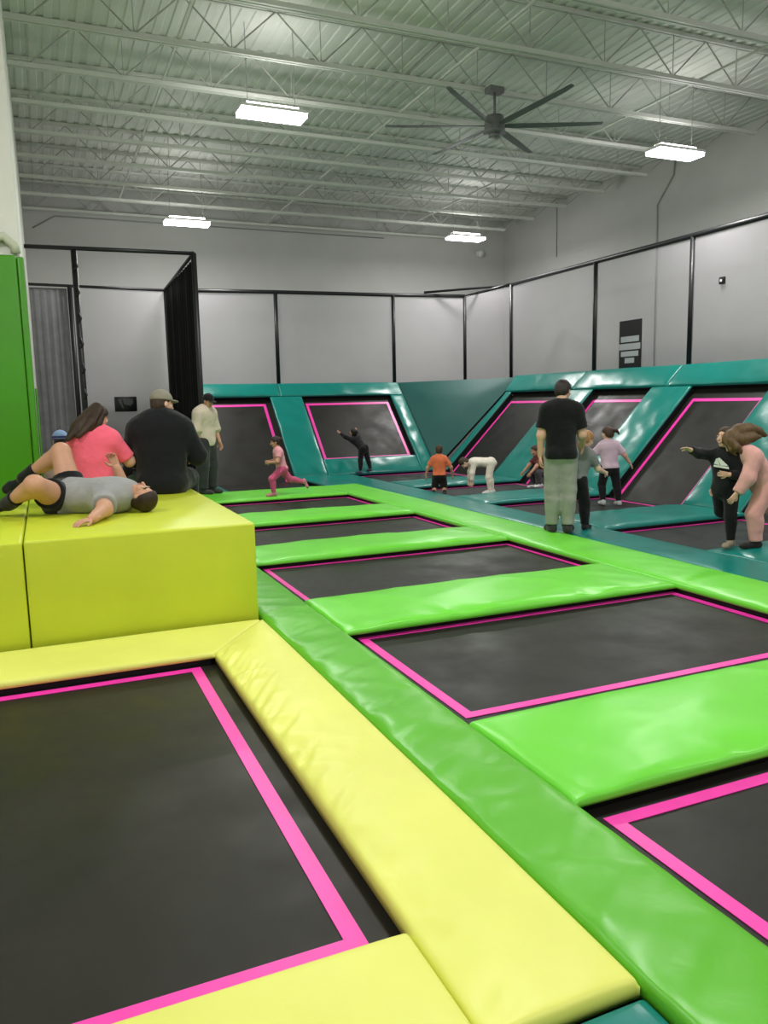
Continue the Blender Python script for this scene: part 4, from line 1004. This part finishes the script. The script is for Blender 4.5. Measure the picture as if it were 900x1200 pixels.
# girl in lavender
J = skeleton(1.24, AWAY + .1, True, spine=(-.05, .05, 1), neck=(0, .1, 1), face=(-.5, .85, -.1), arm_l=((-.62, .3, -.72), (-.6, .35, -.7)), arm_r=((.66, -.05, -.75), (.62, .25, -.75)), leg_l=((-.12, .25, -1), (-.03, -.35, -1)), leg_r=((.16, -.08, -1), (.10, -.15, -1)), at=(8.02, 9.70, -.088))
person('girl in a pale lavender top and black leggings on the teal court', J, FAIR, dict(rgb=(212, 184, 200), sleeve=.8, hem=-.02, loose=.014, sl=.01), dict(rgb=(18, 18, 20), name='leggings'), dict(rgb=(180, 180, 182), up=.1, name='sock'), dict(rgb=(68, 46, 34), vol=.06, locks=[dict(p=[(0, -.4, .25), (.25, -.62, .2), (.42, -.75, -.1)], r=[.15, .15, .05])]))

# girl pointing
def print_patch(root, J):
    H = J['H']; C, ru, rr, rf = J['C'], J['ru'], J['rr'], J['rf']; v = []; f = []
    def pt(x, z):       # x, z in metres on the chest
        return tuple(C + ru * z + rr * x + rf * (.098 * H - 1.6 * x * x + .01 * max(0, -z - .1)))
    for poly in (((-.085, -.155), (.075, -.135), (.07, -.115), (-.08, -.13)), ((-.075, -.12), (-.005, -.12), (.03, -.045), (.01, -.04)), ((.005, -.118), (.07, -.105), (.045, -.05), (.03, -.05))):
        k = len(v); v += [pt(*p) for p in poly] + [tuple(v3(pt(*p)) - rf * .004) for p in poly]; f += [(k, k + 1, k + 2, k + 3), (k + 7, k + 6, k + 5, k + 4)] + [(k + i, k + 4 + i, k + 4 + (i + 1) % 4, k + (i + 1) % 4) for i in range(4)]
    mesh_obj('chest_print', v, f, M['white'], root)
J = skeleton(1.23, 3.45, True, spine=(0, .03, 1), chest=(0, .05, 1), neck=(.05, .15, 1), face=(.28, 1, .08), arm_r=((.35, .95, .16), (.1, 1, .28)), arm_l=((-.30, -.05, -.95), (.45, .85, .12)), hand_r=(.25, 1, .3), palm_r=(-.3, 0, -1), curl_r=.25, palm_l=(.3, -1, 0), leg_l=((-.03, .05, -1), (-.02, -.06, -1)), leg_r=((.08, -.35, -.9), (.0, -.90, -.42)), foot_r=(0, -.3, -.95), at=(6.40, 5.87, .04))
person('laughing girl in a black top with a white print pointing to the left', J, FAIR, dict(rgb=(20, 20, 23), sleeve=1.9, hem=-.05, loose=.014, name='sweatshirt'), dict(rgb=(16, 16, 18), name='leggings'), dict(rgb=(150, 138, 118), up=.2, name='sock'), dict(rgb=(70, 48, 36), vol=.05, fringe=.22, locks=[dict(p=[(0, -.3, .1), (-.1, -.42, -.5), (-.12, -.40, -1.0)], r=[.28, .28, .12], flat=('f', .7))], ext=.5), extras=print_patch, smile=True)

# girl in pink
J = skeleton(1.34, LEFT_ + .05, True, spine=(0, .35, .93), chest=(0, .62, .78), neck=(0, .85, .5), face=(-.25, .8, -.55), crown=(0, .7, .7), arm_l=((-.15, .30, -.95), (.05, .55, -.8)), arm_r=((.2, .3, -.9), (0, .7, -.6)), leg_l=((-.05, .42, -.9), (0, -.12, -1)), leg_r=((.1, -.55, -.8), (.05, -.85, -.5)), foot_r=(0, -.3, -.95), at=(6.54, 5.68, .045))
person('girl in a pale pink tracksuit leaning forward with long hair flying', J, FAIR, dict(rgb=(226, 168, 162), sleeve=1.95, hem=-.085, loose=.026, name='sweatshirt', sl=.014), dict(rgb=(224, 164, 156), loose=.018, flare=.012), dict(rgb=(40, 36, 36), up=.06, name='sock'),
       dict(rgb=(96, 72, 42), vol=.08, fringe=.1, locks=[dict(p=[(0, -.15, .25), (.0, -.55, .22), (.0, -.95, .02), (.04, -1.35, -.35), (.04, -1.6, -.75)], r=[.36, .40, .36, .26, .10], flat=('u', .85)),
            dict(p=[(-.18, .0, .1), (-.30, -.35, -.12), (-.26, -.75, -.30), (-.2, -1.15, -.55)], r=[.24, .26, .24, .08]), dict(p=[(-.22, .22, .2), (-.33, .24, -.15), (-.30, .12, -.6)], r=[.16, .18, .07]), dict(p=[(-.08, .36, .2), (-.16, .44, -.1), (-.14, .36, -.5)], r=[.10, .11, .05])], ext=1.1))

# small things people hold or have beside them
def hand_cup(p):
    t = thing('drink_cup', 'white cup with a dark band held by the woman in coral', 'cup', tuple(p + v3((0, 0, -.07))))
    MB().tube([(0, 0, 0), (0, 0, .14)], .033, 16, .043).build('cup_body', M['white'], t, True)
    MB().tube([(0, 0, .045), (0, 0, .08)], .0375, 16, .0405).build('sleeve_band', M['black'], t, True)
    MB().tube([(0, 0, .14), (0, 0, .152), (0, 0, .16)], .046, 16, .036).build('lid', M['white'], t, True)
hand_cup(HAND_W + v3((.02, .0, .05)))
t = thing('small_bag', 'small white bag hanging from the hand of the tall man', 'bag', tuple(HAND_M + v3((0, 0, -.03))))
Fb = Field((-.12, -.12, -.25), (.12, .12, .06), .006, .02); Fb.cone((0, 0, -.07), (.02, 0, -.15), .045, .07, (v3((0, 1, 0)), .45)); field_obj('pouch', [Fb.mesh()], M['white'], t)
MB().tube([(-.03, 0, -.06), (-.015, 0, .0), (.015, 0, .0), (.03, 0, -.06)], .006, 6).build('handle', M['white'], t, True)
t = thing('bag', 'dark green bag on the block between the woman and the man', 'bag', (.80, 8.22, .725))
Fb = Field((-.2, -.2, -.05), (.2, .2, .3), .01, .05); Fb.ell((0, 0, .085), (v3((1, 0, 0)), v3((0, 1, 0)), v3((0, 0, 1))), (.12, .09, .09), [((0, 0, 0), (0, 0, -1))]); Fb.ell((.02, 0, .12), (v3((1, 0, 0)), v3((0, 1, 0)), v3((0, 0, 1))), (.09, .07, .08))
field_obj('pouch', [Fb.mesh()], cloth((34, 52, 34)), t)
MB().tube([(-.06, 0, .17), (-.03, 0, .235), (.04, 0, .235), (.07, 0, .18)], .008, 6).build('handle', M['black'], t, True)
